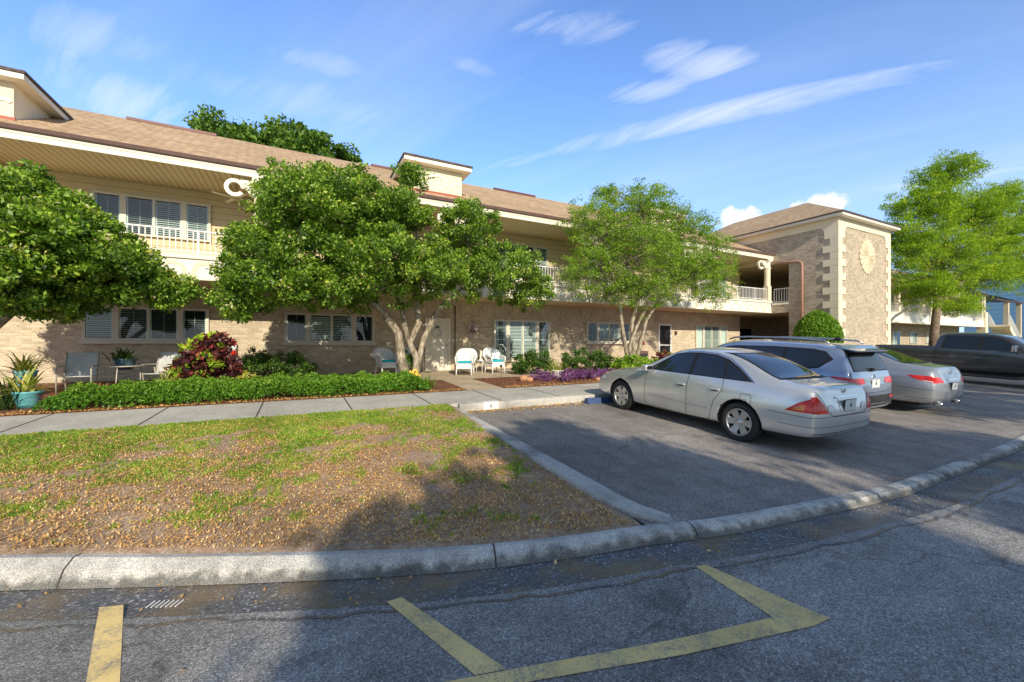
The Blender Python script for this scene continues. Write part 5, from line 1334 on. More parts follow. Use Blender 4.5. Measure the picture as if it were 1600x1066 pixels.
# low bright ground cover hedge along the sidewalk
def cover(name, label, x0, x1, y0, y1, h, n, size, mat, cat, xf=None):
    rng = np.random.default_rng(3); X = rng.uniform(x0, x1, n); Y = rng.uniform(y0, y1, n)
    e = np.minimum(np.minimum(X-x0, x1-X)/.35, np.minimum(Y-y0, y1-Y)/.22); e = np.clip(e, 0, 1)**.5
    ed = (fbm(X*2.2, Y*2.2)-.5)*.5; keep = (np.minimum(Y-y0, x1-X) > ed*.55); X, Y, e = X[keep], Y[keep], e[keep]
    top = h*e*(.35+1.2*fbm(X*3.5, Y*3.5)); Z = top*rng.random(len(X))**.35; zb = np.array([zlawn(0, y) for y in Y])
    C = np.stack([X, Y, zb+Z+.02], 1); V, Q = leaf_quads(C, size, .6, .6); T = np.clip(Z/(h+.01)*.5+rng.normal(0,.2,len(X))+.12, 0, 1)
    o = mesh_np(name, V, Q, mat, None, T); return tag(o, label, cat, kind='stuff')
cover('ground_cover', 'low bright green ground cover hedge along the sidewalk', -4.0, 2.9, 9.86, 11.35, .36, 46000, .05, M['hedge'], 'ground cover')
# grassy clump at the end of the hedge
g = at(672, 11.0); g = Vector((3.05, 10.9, -.09))
for i in range(9):
    q = Vector((2.35+.19*(i % 5)+RNG.normal()*.05, 10.35+.45*(i//5)+RNG.normal()*.06+.3, -.1))
    o = thing('border_grass', 'clump of bright arching border grass beside the front walkway', 'grass clump', q, 0, 'border grass clumps beside the walkway')
    blades(o, 90, .48, .012, M['hedge'], seed=20+i, arch=1.0, name='foliage', rbase=.06)
# hedge bushes right of the door
bush('hedge_bush', 'clipped leafy green bush beside the patio, left of the white pot', [lobe(838,568,13.0,36,22,.55), lobe(815,575,12.9,18,14,.4)], 90, 90, .15, .07, M['bush'], 'hedge bushes below the tall window')
bush('hedge_bush', 'wide leafy green bush right of the white pot', [lobe(905,566,13.2,40,22,.6), lobe(935,568,13.2,26,20,.5)], 100, 90, .15, .07, M['bush'], 'hedge bushes below the tall window')
bush('leafy_bush', 'light green broad leaved bush at the foot of the airy tree', [lobe(985,573,11.6,34,17,.6), lobe(1018,574,11.8,20,14,.4)], 80, 60, .16, .11, M['leafB'])
bush('red_leaf_bush', 'small reddish leaved bush by the white screen door', [lobe(1032,560,13.6,18,14,.4)], 26, 40, .14, .10, M['croton'])
bush('dark_bush', 'dark green bush in tree shade beside the fire extinguisher', [lobe(430,575,13.6,52,22,.7), lobe(395,572,13.4,28,22,.5), lobe(475,580,13.6,30,16,.5)], 130, 90, .16, .06, M['bush'])
bush('yellow_bush', 'small pale yellow leaved bush below the fire extinguisher', [lobe(379,590,11.9,16,11,.25)], 34, 40, .07, .055, M['yellowleaf'])
bush('small_bush', 'small bright green seedling bush between the trunks of the rounded tree', [lobe(639,566,12.3,11,20,.2)], 22, 40, .09, .07, M['hedge'])
def crot(C, T):
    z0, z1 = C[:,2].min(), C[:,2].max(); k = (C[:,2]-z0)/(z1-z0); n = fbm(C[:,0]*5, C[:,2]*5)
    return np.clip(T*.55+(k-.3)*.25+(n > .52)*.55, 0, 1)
bush('croton_bush', 'tall croton bush with dark maroon red and lime leaves', [lobe(318,570,12.0,40,32,.55), lobe(325,545,12.0,26,26,.45), lobe(345,575,11.9,24,26,.4), lobe(300,585,11.9,26,20,.4)], 120, 34, .16, .15, M['croton'], up=.2, asp=.42, tone=crot)
def tight(): 
    cx, cy = 22.75, 11.0; b = Vector((cx, cy, -.1)); root = thing('topiary_bush', 'egg shaped light green topiary bush at the foot of the brick tower', 'bush', b)
    rg = np.random.default_rng(77); n = 26000; g = rg.normal(size=(n,3)); g /= np.linalg.norm(g, axis=1)[:,None]
    r = (.86+.13*rg.random(n))*(1+.07*(fbm(g[:,0]*4+3, g[:,2]*4+g[:,1]*3)-.5)*2); zz = g[:,2]*1.42*r; wd = np.where(zz > 0, 1-.22*(zz/1.42)**2, 1.0)
    C = np.stack([g[:,0]*r*1.02*wd, g[:,1]*r*1.02*wd, zz+1.42], 1); ok = C[:,2] > .05; C = C[ok]; g = g[ok]
    V, Q = leaf_quads(C, .09, .4, .6, g, rng=rg); mesh_np('foliage', V, Q, M['hedge'], root, np.clip(rg.normal(.68,.22,len(C)), 0, 1))
    m = MB(); m.tube([(0,0,-.3),(0,0,.9)], [.06,.05], 8)
    for k in range(8): m.tube([(0,0,.4),(math.cos(k*.8)*.5, math.sin(k*.8)*.5, 1.2+.1*k)], [.03,.012], 6)
    m.build('stem', M['bark_dk'], root)
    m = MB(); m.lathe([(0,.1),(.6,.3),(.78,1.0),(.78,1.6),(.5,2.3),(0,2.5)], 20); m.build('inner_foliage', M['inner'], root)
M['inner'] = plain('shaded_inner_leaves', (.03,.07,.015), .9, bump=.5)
tight()
for i, (x, lab) in enumerate(((31.5,'first dark bush below the far wing, beside the tower'),(33.3,'second dark bush below the far wing'),(35.2,'third dark bush below the far wing, nearest the pickup'))):
    bush('wing_bush', lab, [(x,13.6,.45,1.1,.7,.75)], 60, 60, .25, .13, M['bush'], 'bushes below the far wing')
# purple trailing plants
for i, (px, Y, r, n) in enumerate([(842,11.3,.28,24),(858,10.9,.26,20),(885,10.9,.3,30),(900,11.1,.36,44),(918,11.0,.38,46),(936,11.1,.36,44),(952,11.2,.36,40),(886,10.4,.2,12)]):
    p = at(px, Y)
    labs = ['sparse purple leaved plant at the left end of the mulch bed','small purple plant beside the orange rocks','purple plant in front of the white pot','full purple plant right of the white pot','dense purple plant in the middle of the purple row','dense purple plant nearer the silver sedan','purple plant by the front of the silver sedan','tiny purple plant at the sidewalk edge']
    bush('purple_plant', labs[i], [(p.x,p.y,p.z+.10,r,r*.9,.20 if n > 22 else .12)], n, 26, .09, .075, M['purple'], 'purple plants along the mulch bed', up=.1, asp=.3, cat='plant')
# pots
def pot(root, r, h, mat, c=(0,0,0), foot=.6):
    m = MB(); m.lathe([(r*foot,0),(r*.82,h*.4),(r*.97,h*.85),(r*1.05,h*.9),(r*1.05,h),(r*.93,h),(r*.88,h*.8),(0,h*.78)], 26, c); return m.build('pot', mat, root)
M['teal'] = plain('teal_glazed_pot', (.13,.42,.46), .3, var=.2, coat=.5); M['blueglaze'] = plain('light_blue_pot', (.30,.55,.66), .35, coat=.4)
M['terra'] = plain('orange_rock', (.52,.27,.15), .9, bump=.4); M['navy'] = plain('dark_blue_pot', (.04,.09,.13), .4)
def potted(label, px, Y, r, h, potm, n, L, w, bm_, z=None, seed=1, arch=.8, dz=0):
    p = at(px, Y); p.z += dz; o = thing('potted_plant', label, 'potted plant', p); pot(o, r, h, potm); blades(o, n, L, w, bm_, (0,0,h*.8), seed=seed, arch=arch, rbase=r*.35); return o
potted('white bowl pot with a spiky yellow green plant in the mulch bed', 871, 11.75, .20, .24, M['white'], 46, .50, .035, M['spider'], seed=4, arch=.6)
potted('large teal bowl pot with long arching green and yellow leaves at the left edge', 44, 10.75, .20, .30, M['teal'], 46, .62, .055, M['spider'], seed=5)
potted('small light blue bowl pot with a red bromeliad beside the sidewalk', 88, 10.5, .14, .15, M['blueglaze'], 34, .26, .045, M['brom'], seed=6, arch=.5)
potted('teal pot with dark spiky leaves standing near the left wall', 40, 12.6, .18, .34, M['teal'], 80, .62, .045, M['spider'], seed=7, dz=.22)
potted('dark blue pot on the patio table with a bushy dark plant', 196, 12.65, .20, .26, M['navy'], 90, .42, .05, M['darkblade'], seed=8, dz=.52)
def clumpplant(label, px, Y, n, L, w, mat, seed, name='spiky_plant', arch=.8, dz=0):
    p = at(px, Y); p.z += dz; o = thing(name, label, 'plant', p); blades(o, n, L, w, mat, seed=seed, arch=arch, rbase=.07); return o
clumpplant('big clump of yellow green striped arching blades beside the croton', 255, 11.35, 120, .62, .035, M['spider'], 30, dz=.05)
clumpplant('loose clump of thin dark blades at the far left edge', 8, 10.6, 70, .60, .02, M['darkblade'], 31)
clumpplant('dark leafy clump behind the large teal bowl', 20, 11.3, 90, .66, .05, M['darkblade'], 32)
clumpplant('yellow green striped clump in front of the mesh chair', 148, 11.35, 60, .45, .03, M['spider'], 33, dz=.05)
clumpplant('pink bromeliad rising from the hedge by the mesh chair', 163, 11.1, 36, .30, .05, M['brom'], 34, 'bromeliad', dz=.16)
clumpplant('red bromeliad in the hedge below the striped clump', 247, 11.1, 30, .26, .05, M['brom'], 35, 'bromeliad', dz=.16)
clumpplant('orange red bromeliad beside the small blue bowl', 112, 10.7, 26, .24, .045, M['brom'], 36, 'bromeliad', dz=.03)
clumpplant('red bromeliad under the croton bush', 308, 11.25, 26, .30, .055, M['brom'], 37, 'bromeliad', dz=.18)
clumpplant('pale striped clump between the table and the striped clump', 218, 11.5, 40, .45, .02, M['spider'], 38)
# rocks
for i, (px, Y, s) in enumerate([(820,11.2,.17),(827,11.0,.12),(815,11.6,.10),(934,10.35,.10)]):
    p = at(px, Y); me = bpy.data.meshes.new('rock'); bm = bmesh.new(); bmesh.ops.create_icosphere(bm, subdivisions=2, radius=s)
    for v in bm.verts: v.co *= .75+.5*vnoise(v.co.x*9+i*3, v.co.y*9+v.co.z*7); v.co.z *= .7
    bm.to_mesh(me); bm.free(); o = link_mesh('rock', me, M['terra']); o.location = p+Vector((0,0,s*.35))
    tag(o, ['largest orange rock in the mulch bed','second orange rock touching the largest one','small orange rock behind the largest one','orange rock by the sidewalk near the silver sedan'][i], 'rock', 'orange rocks in the mulch bed')

# ---------------------------------------------------------------- chairs and patio things
M['wicker'] = plain('white_wicker', (.76,.76,.75), .6, bump=.9, scale=10); M['cushion'] = plain('turquoise_cushion', (.01,.42,.50), .85, bump=.3)
M['mesh'] = plain('grey_sling_fabric', (.50,.51,.50), .8); M['tube'] = plain('bronze_grey_tube', (.42,.38,.31), .4, spec=.6)
def wicker_chair(label, x, y, rz, cushion=True, pillow=False):
    o = thing('wicker_chair', label, 'chair', (x, y, zlawn(0,y)+.0), rz, 'white wicker chairs around the front door')   # faces local -Y
    m = MB(); m.box(-.26,.26,-.26,.24,.36,.43); m.box(-.27,.27,-.275,-.255,.24,.37); m.box(-.275,-.255,-.25,.24,.26,.37); m.box(.255,.275,-.25,.24,.26,.37); m.build('seat', M['wicker'], o, .012)
    for sx in (-1,1):
        m = MB(); m.tube([(sx*.25,-.25,.36),(sx*.27,-.28,.0)], [.028,.02], 8); m.build('leg', M['wicker'], o)
        m = MB(); m.tube([(sx*.24,.22,.36),(sx*.26,.30,.0)], [.028,.02], 8); m.build('leg', M['wicker'], o)
        m = MB(); m.tube([(sx*.27,-.26,.38),(sx*.30,-.27,.60),(sx*.32,-.10,.64),(sx*.33,.08,.68)], [.025,.03,.035,.03], 8)
        m.prism([(-.25,.40),(-.26,.60),(.10,.66),(.22,.42)], lambda u,v,q: (sx*(.285+.012*q), u, v)); m.build('armrest', M['wicker'], o)
    # fan shaped back, curved around the seat
    m = MB(); n = 14; k = 8; vs = []; fs = []
    for j in range(k+1):
        v = j/k
        for i in range(n+1):
            a = -1.25+2.5*i/n; R_ = .30+.09*v; top = .93-.30*abs(a/1.25)**3.2
            z = .42+(top-.42)*v; vs.append((math.sin(a)*R_*1.05, .0+math.cos(a)*R_*.75+.10*v, z))
    for j in range(k):
        for i in range(n): fs.append((j*(n+1)+i, j*(n+1)+i+1, (j+1)*(n+1)+i+1, (j+1)*(n+1)+i))
    m.add(vs, fs, True); b_ = m.build('backrest', M['wicker'], o); md = b_.modifiers.new('s','SOLIDIFY'); md.thickness = .025
    m = MB(); m.tube([vs[k*(n+1)+i] for i in range(n+1)], .024, 8); m.build('back_rim', M['wicker'], o)
    if cushion: m = MB(); m.box(-.23,.23,-.24,.20,.435,.51); m.build('cushion', M['cushion'], o, .03)
    if pillow: m = MB(); m.obox((.08,.12,.64),(.26,.08,.24), Matrix.Rotation(-.3,3,'X')); m.build('pillow', M['wicker'], o, .03)
    return o
p = at(727, 13.5); wicker_chair('white wicker chair with a turquoise cushion, left one of the pair right of the door', p.x, 13.5, -.55)
p = at(773, 13.9); wicker_chair('white wicker chair with turquoise cushion and pillow nearest the tall window', p.x, 13.9, .12, pillow=True)
p = at(603, 14.9); wicker_chair('shaded white wicker chair left of the rounded tree trunk', p.x, 14.9, .25)
p = at(634, 14.9); wicker_chair('white wicker chair half hidden behind the tree trunks', p.x, 14.9, -.2)
# small white side table between the chairs, with an ornament
def side_table(label, x, y, h=.46, r=.2, mat='white'):
    o = thing('side_table', label, 'table', (x, y, zlawn(0,y))); m = MB(); m.lathe([(0,h-.02),(r,h-.02),(r,h),(0,h)], 20); m.build('tabletop', M[mat], o)
    for k in range(3):
        a = k*2.09+.3; m = MB(); m.tube([(math.cos(a)*r*.8, math.sin(a)*r*.8, h-.02),(math.cos(a)*r*.9, math.sin(a)*r*.9, h*.5),(math.cos(a)*r, math.sin(a)*r, 0)], .013, 6); m.build('leg', M[mat], o)
    return o
p = at(752, 14.3); side_table('small white side table between the two turquoise cushioned chairs', p.x, 14.3)
o = thing('garden_ornament', 'pale small stone figure on the side table between the chairs', 'ornament', (p.x, 14.3, zlawn(0,14.3)+.46))
m = MB(); m.lathe([(0,0),(.09,0),(.1,.04),(.06,.1),(.08,.2),(.05,.28),(.06,.33),(.0,.38)], 14); m.build('body', M['trim'], o)
# plant stand by the door
p = at(656, 15.0); st_ = side_table('white plant stand left of the front door', p.x, 15.0, .56, .17)
o = thing('potted_plant', 'dark pot with pink flowers on the white plant stand by the door', 'potted plant', (p.x, 15.0, zlawn(0,15)+.562)); pot(o, .14, .22, M['blackplastic'])
M['pink'] = attr_mat('pink_petals', [(0,(.5,.05,.10)),(.6,(.8,.15,.2)),(1,(.9,.5,.55))], .6, .2); M['lilac'] = attr_mat('lilac_petals', [(0,(.12,.06,.35)),(.3,(.75,.65,.75)),(1,(.9,.85,.88))], .6, .2)
C = RNG.normal(size=(200,3))*[.09,.09,.05]+[0,0,.30]; V, Q = leaf_quads(C, .05, .3, .8); mesh_np('flowers', V, Q, M['pink'], o, RNG.random(200))
C = RNG.normal(size=(160,3))*[.10,.10,.05]+[0,0,.24]; V, Q = leaf_quads(C, .06, .3, .5); mesh_np('foliage', V, Q, M['bush'], o, RNG.random(160))
# wreath on the door
o = thing('door_wreath', 'pale round wreath with a dark bow hanging on the front door', 'wreath', (4.86, YW-.085, 1.50))
m = MB(); m.lathe([(.17+.045*math.cos(a), .045*math.sin(a)) for a in [2*PI*k/8 for k in range(8)]], 26, (0,0,0), Matrix.Rotation(PI/2,3,'X'), close=True); m.build('ring', M['slat'], o)
a_ = RNG.uniform(0, 2*PI, 420); C = np.stack([np.cos(a_)*(.18+RNG.normal(size=420)*.03), -.02+RNG.normal(size=420)*.025, np.sin(a_)*(.18+RNG.normal(size=420)*.03)], 1); V, Q = leaf_quads(C, .05, 0, .5); mesh_np('foliage', V, Q, M['lilac'], o, RNG.uniform(.3,1,420))
m = MB(); m.box(-.07,.07,-.06,-.03,.17,.27); m.build('bow', M['navy'], o, .02)
# hanging flower basket on the wall
p = P(740, 516, 15.6); o = thing('flower_basket', 'hanging basket of white and lilac flowers on the brick wall left of the tall window', 'flower basket', (p.x, 15.62, p.z))
m = MB(); m.lathe([(0,-.12),(.09,-.10),(.14,0),(.12,0),(0,-.02)], 16); m.build('basket', M['bark_dk'], o)
C = RNG.normal(size=(380,3))*[.10,.08,.09]+[0,0,.05]; V, Q = leaf_quads(C, .06, .2, .8); mesh_np('flowers', V, Q, M['lilac'], o, RNG.random(380))
m = MB(); m.tube([(0,.20,.35),(0,0,.35),(0,0,.1)], .008, 6); m.build('bracket', M['blackplastic'], o)
# yellow flower ornament
M['sunflower'] = plain('yellow_petal_paint', (.80,.50,.05), .6); M['flowereye'] = plain('orange_brown_eye', (.40,.20,.04), .6)
p = at(645, 11.5); o = thing('flower_ornament', 'four yellow painted wooden flowers standing at the foot of the rounded tree', 'ornament', (p.x, 11.5, p.z))
for (dx, dz) in ((-.10,.32),(.06,.36),(.14,.22),(-.02,.16)):
    m = MB(); n = 16; vs = [(dx,-.02,dz)]+[(dx+math.cos(2*PI*k/n)*(.095 if k % 2 else .075), 0, dz+math.sin(2*PI*k/n)*(.095 if k % 2 else .075)) for k in range(n)]
    m.add(vs, [(0,1+k,1+(k+1)%n) for k in range(n)]); f_ = m.build('flower', M['sunflower'], o)
    m = MB(); m.lathe([(0,.012),(.03,.008),(.035,0)], 14, (dx,-.015,dz), Matrix.Rotation(PI/2,3,'X')); m.build('flower_eye', M['flowereye'], f_)
m = MB(); m.bar((0,.02,0),(0,.02,.36),.02); m.build('stake', M['bark_dk'], o)
# fire extinguishers
M['firered'] = plain('fire_red', (.55,.02,.015), .35, coat=.5)
def extinguisher(label, px, py, z=None):
    p = P(px, py, 15.68); o = thing('fire_extinguisher', label, 'fire extinguisher', (p.x, 15.70, p.z))
    m = MB(); m.lathe([(0,-.24),(.07,-.24),(.08,-.20),(.08,.12),(.06,.18),(.025,.20),(.02,.24),(0,.24)], 18); m.build('cylinder', M['firered'], o)
    m = MB(); m.lathe([(.0805,-.10),(.0815,-.10),(.0815,.07),(.0805,.07)], 18); m.build('tag', M['white'], o)
    m = MB(); m.box(-.06,.05,-.02,.02,.24,.28); m.build('handle', M['blackplastic'], o)
    m = MB(); m.tube([(-.03,0,.24),(-.12,0,.22),(-.13,0,0),(-.10,0,-.18)], .012, 6); m.build('hose', M['blackplastic'], o)
extinguisher('red fire extinguisher on the sunlit brick wall above the croton bush', 365, 543)
extinguisher('dark red fire extinguisher on the wall beside the airy tree', 1005, 532)
extinguisher('red fire extinguisher on the wall at the passage by the tower', 1149, 538)
# sling chairs and patio table at the left
def sling_chair(label, px, Y, rz):
    p = at(px, Y); o = thing('sling_chair', label, 'chair', p, rz, 'grey sling patio chairs')
    m = MB(); m.prism([(-.24,.40),(.22,.38),(.22,.40),(-.24,.42)], lambda u,v,q: (-.25+.5*q, u, v)); m.build('seat', M['mesh'], o)
    m = MB(); m.prism([(.20,.40),(.36,.92),(.38,.92),(.22,.40)], lambda u,v,q: (-.25+.5*q, u, v)); m.build('backrest', M['mesh'], o)
    for sx in (-1,1):
        m = MB(); m.tube([(sx*.27,-.26,0),(sx*.27,-.27,.56),(sx*.27,-.22,.63),(sx*.27,.22,.62),(sx*.27,.30,.66)], .016, 8); m.build('arm_frame', M['tube'], o)
        m = MB(); m.tube([(sx*.26,.18,.38),(sx*.26,.36,.93)], .014, 8); m.build('back_frame', M['tube'], o)
        m = MB(); m.tube([(sx*.26,.16,.55),(sx*.26,.30,0)], .014, 8); m.build('leg', M['tube'], o)
sling_chair('grey sling patio chair left of the small patio table', 122, 12.6, .1)
sling_chair('grey sling patio chair right of the table, partly behind the striped clump', 252, 12.8, -.35)
p = at(196, 12.6); side_table('round bronze patio table between the two sling chairs', p.x, 12.6, .62, .34, 'tube')
# drop box by the tree
p = P(1000, 552, 14.6); m = MB(); m.box(-.3,.3,-.25,.25,0,.75); o = m.build('grey_cabinet', M['gutter'], None, .02); o.location = (p.x, 14.6, -.03); tag(o, 'grey utility cabinet on the ground behind the airy tree', 'cabinet')
m = MB(); m.box(-.24,.24,-.256,-.251,.1,.62); m.build('cabinet_door', M['blackplastic'], o)
# garden light stake in front of the chairs
p = at(783, 12.3); o = thing('garden_light', 'thin dark garden light stake before the wicker chairs', 'garden light', p)
m = MB(); m.tube([(0,0,0),(0,0,.34)], .008, 6); m.build('stake', M['blackplastic'], o); m = MB(); m.lathe([(0,.34),(.03,.34),(.05,.40),(0,.45)], 12); m.build('lamp_head', M['blackplastic'], o)
# painted number block on the curb, blue block at the accessible space
o = thing('number_block', 'white painted number 6 block on the sidewalk curb', 'parking number', (3.62, 7.925, -.335))
m = MB(); m.box(-.17,.17,-.012,.20,.0,.168); m.build('block', M['white'], o, .006)
text_mesh('6', .13, M['navy'], o, (0,-.014,.085), (PI/2,0,0), 'number')
M['bluepaint'] = plain('blue_curb_paint', (.035,.075,.19), .6, var=.3); 
o = thing('wheel_stop', 'blue painted concrete wheel stop at the front of the champagne sedan', 'wheel stop', (6.9, 7.72, zplane(7.72)))
m = MB(); m.prism([(-.09,0),(-.06,.13),(.06,.13),(.09,0)], lambda u,v,q: (-.92+1.84*q, u, v)); m.build('block', M['bluepaint'], o, .01)
for i, (X, who) in enumerate(((9.9,'the pale suv'),(13.1,'the grey silver sedan'))):
    o = thing('wheel_stop', 'bare concrete wheel stop in front of '+who, 'wheel stop', (X, 7.78, zplane(7.78)), 0, 'bare concrete wheel stops'); m = MB(); m.prism([(-.09,0),(-.06,.12),(.06,.12),(.09,0)], lambda u,v,q: (-.9+1.8*q, u, v)); m.build('block', M['curb'], o, .01)
# storm drain cut into the gutter: short white bars
i0 = min(range(len(BK)), key=lambda k: (BK[k]-G(315, 880)).length)
def gp(u, v):   # u along the gutter from i0, v across
    a = GO[i0]; b = GO[i0+3]; d = (b-a).normalized(); nn = Vector((-d.y, d.x, 0)); c = FR[i0]*.42+GO[i0]*.58; return c+d*u+nn*v
m = MB()
for k in range(7):
    u = -.09+k*.030; a = gp(u, -.035); b = gp(u+.004, .035); a.z = b.z = ZR-.018; m.bar(a, b, .006, .006)
o = m.build('drain_mark', M['white']); tag(o, 'row of short whitish bars of a drain grate lying in the gutter', 'drain grate')

# ---------------------------------------------------------------- litter and grass
def scatter_leaves(name, label, X, Y, Z, size, mat, tone=None, kind='stuff', asp=.45, flatness=3.0, seed=1):
    rng = np.random.default_rng(seed); C = np.stack([X, Y, Z], 1); V, Q = leaf_quads(C, size, flatness, asp, rng=rng)
    # curl: lift the tips a little
    V = V.reshape(-1,4,3); V[:,:,2] = np.maximum(V[:,:,2], C[:,2][:,None]-.004); V = V.reshape(-1,3)
    o = mesh_np(name, V, Q, mat, None, rng.random(len(X)) if tone is None else tone); return tag(o, label, 'leaf litter', kind=kind)
cyv = np.vectorize(curb_y); zlv = np.vectorize(zlawn)
def lawn_z(X, Y):
    cy = cyv(X); j = (Y-cy)/(8.06-cy)*60; return zlv(X, Y)+.035*(fbm(X*1.5, Y*1.5)-.5)*np.minimum(1, j/4)*np.minimum(1, (60-j)/3)
rng = np.random.default_rng(9); n = 190000
X = rng.uniform(-9, LX-.15, n); Y = rng.uniform(2.5, 8.0, n); cy = cyv(X); m1 = Y > cy+.03
dens = np.clip(1.25-(Y-cy)*.26+(fbm(X*2.1+5, Y*2.1)-.5)*3.2, .05, 1); m1 &= rng.random(n) < dens; X, Y = X[m1], Y[m1]
scatter_leaves('dry_leaves', 'dry tan and orange fallen leaves scattered over the lawn', X, Y, lawn_z(X, Y)+.012+rng.random(len(X))*.012, .031, M['litter'], asp=.36, flatness=5.0)
# grass in irregular patches
n = 330000; X = rng.uniform(-11, LX-.13, n); Y = rng.uniform(2.6, 8.03, n); cy = cyv(X)
g_ = .55*fbm(X*1.3+4, Y*1.7+3)+.45*fbm(X*3.6, Y*4.4)+.5*(fbm(X*9, Y*9)-.5)+.075*(Y-5.35)-.012*(X+1)
m1 = (Y > cy+.12) & (g_ > .50) & (rng.random(n) < np.clip((g_-.50)*9, .08, 1)); X, Y = X[m1], Y[m1]; n = len(X)
Z = lawn_z(X, Y); h = rng.uniform(.018,.05,n); a = rng.uniform(0, 2*PI, n); w_ = rng.uniform(.0035,.0065,n); tl = rng.uniform(.01,.045,n); a2 = a+rng.normal(0,1,n)
V = np.empty((n,3,3)); V[:,0] = np.stack([X-np.cos(a)*w_, Y-np.sin(a)*w_, Z], 1); V[:,1] = np.stack([X+np.cos(a)*w_, Y+np.sin(a)*w_, Z], 1); V[:,2] = np.stack([X+np.cos(a2)*tl, Y+np.sin(a2)*tl, Z+h], 1)
tag(mesh_np('grass', V.reshape(-1,3), np.arange(3*n).reshape(n,3), M['grass'], None, np.clip(rng.normal(.5,.25,n)+(fbm(X*2,Y*2)-.5), 0, 1)), 'patches of short green and yellowish grass on the lawn', 'grass', kind='stuff')
n2 = int(n*.35); ix = rng.choice(n, n2, replace=False)
C = np.stack([X[ix], Y[ix], Z[ix]+rng.uniform(.008,.03,n2)], 1); V, Q = leaf_quads(C, .026, 1.2, .7)
tag(mesh_np('weeds', V, Q, M['hedge'], None, np.clip(rng.normal(.45,.22,n2), 0, 1)), 'low broad leaved weeds mixed into the lawn grass', 'weeds', kind='stuff')
# litter along gutter, walk edges and the bed
t_ = rng.random(2600); idx = (t_*(len(BK)-1)).astype(int); vv = rng.beta(1.3, 1.6, 2600); X = np.array([FR[i].x*(1-v)+GO[i].x*v for i, v in zip(idx, vv)])+rng.normal(0,.03,2600); Y = np.array([FR[i].y*(1-v)+GO[i].y*v for i, v in zip(idx, vv)])
ok = (X > -4) & (X < 12) & (fbm(X*2.3, Y*2.3) > .50); X, Y = X[ok], Y[ok]
scatter_leaves('gutter_leaves', 'brown leaves and debris lying in the gutter', X, Y, np.full(len(X), ZR-.012), .032, M['litter'], tone=np.random.default_rng(2).random(len(X))*.6, seed=5)
n = 9000; X = rng.uniform(-9, 24, n); Y = 9.78+np.abs(rng.normal(0,.20,n)); ok = ~((X > 3.8) & (X < 4.9)); X, Y = X[ok], Y[ok]
scatter_leaves('bed_leaves', 'orange dry leaves along the sidewalk edge of the bed', X, Y, zlv(X, Y)+.015, .05, M['litter'], tone=np.random.default_rng(3).random(len(X))*.8, seed=6)
n = 9000; X = rng.uniform(4.9, 24, n); Y = rng.uniform(9.9, 13, n); ok = (Y < 12.25) | (X > 9.2); X, Y = X[ok], Y[ok]
M['chips'] = attr_mat('mulch_chips', [(0,(.10,.035,.02)),(.6,(.30,.11,.06)),(1,(.50,.27,.15))], .9)
o = scatter_leaves('mulch_chips', 'reddish brown wood chips covering the planting bed', X, Y, zlv(X, Y)+.012, .07, M['chips'], asp=.3, seed=7); o['category'] = 'wood chips'
n = 700; X = rng.uniform(LX+.12, 6.0, n); Y = 7.9-np.abs(rng.normal(0,.16,n)); zz_ = np.array([zplane(y) for y in Y])+.016
scatter_leaves('lot_leaves', 'tan fallen leaves blown against the curb at the head of the lot', X, Y, zz_, .05, M['litter'], seed=8)
for i, (px, py) in enumerate(((868,878),(1108,860),(1150,842),(286,1050),(905,862),(990,846))):
    p = G(px, py, CZ-ZR, 0); C = np.array([[p.x, p.y, ZR+.012 if py > 900 else ZR+.0]]); rg = np.random.default_rng(40+i); V, Q = leaf_quads(C, .055, 2.5, .45, rng=rg)
    o = mesh_np('fallen_leaf', V-C, Q, M['litter'], None, [.85]); o.location = C[0]
    tag(o, ['single tan leaf in the gutter below the bend of the lawn curb','single pale leaf in the gutter left of the lot curb joint','single pale leaf in the gutter beside the lot curb','single tan leaf on the asphalt between the two left bay lines','single curled leaf against the lawn curb corner','single leaf near the corner of the lot curb'][i], 'leaf', 'single fallen leaves on the road')
# ================================================================== camera, sun, sky
cam = bpy.data.cameras.new('camera'); co = bpy.data.objects.new('camera', cam); COL.objects.link(co)
cam.sensor_width = 36; cam.lens = 14.4; cam.shift_y = .0025; cam.clip_start = .05; cam.clip_end = 3000
co.location = (0, 0, CZ); co.rotation_euler = (PI/2, 0, -math.atan2(FW[0], FW[1])); S.camera = co
SUN = Vector((-.15, -1, .53)).normalized()
sl = bpy.data.lights.new('sun', 'SUN'); sl.energy = 5.0; sl.angle = math.radians(.55); sl.color = (1, .89, .71)
so = bpy.data.objects.new('sun', sl); COL.objects.link(so); so.location = (-3, -20, 20); so.rotation_euler = SUN.to_track_quat('Z', 'Y').to_euler()
W = bpy.data.worlds.new('World'); S.world = W; W.use_nodes = True
n = W.node_tree.nodes; l = W.node_tree.links; bg = n['Background']
sky = n.new('ShaderNodeTexSky'); sky.sky_type = 'NISHITA'; sky.sun_disc = False
sky.sun_elevation = math.asin(SUN.z); sky.sun_rotation = math.radians(187); sky.air_density = 1.0; sky.dust_density = .6; sky.ozone_density = 2.0
bg.inputs[1].default_value = .15
class WT(NT):
    def __init__(s): s.n = n; s.l = l
w = WT()
tc = w.N('ShaderNodeTexCoord'); gen = tc.outputs['Generated']
sp = w.N('ShaderNodeSeparateXYZ'); l.new(gen, sp.inputs[0])
den = w.math('ADD', w.math('MAXIMUM', sp.outputs[2], 0.0), .12)
u = w.math('DIVIDE', sp.outputs[0], den); v = w.math('DIVIDE', sp.outputs[1], den)
cb = w.N('ShaderNodeCombineXYZ'); l.new(u, cb.inputs[0]); l.new(v, cb.inputs[1])
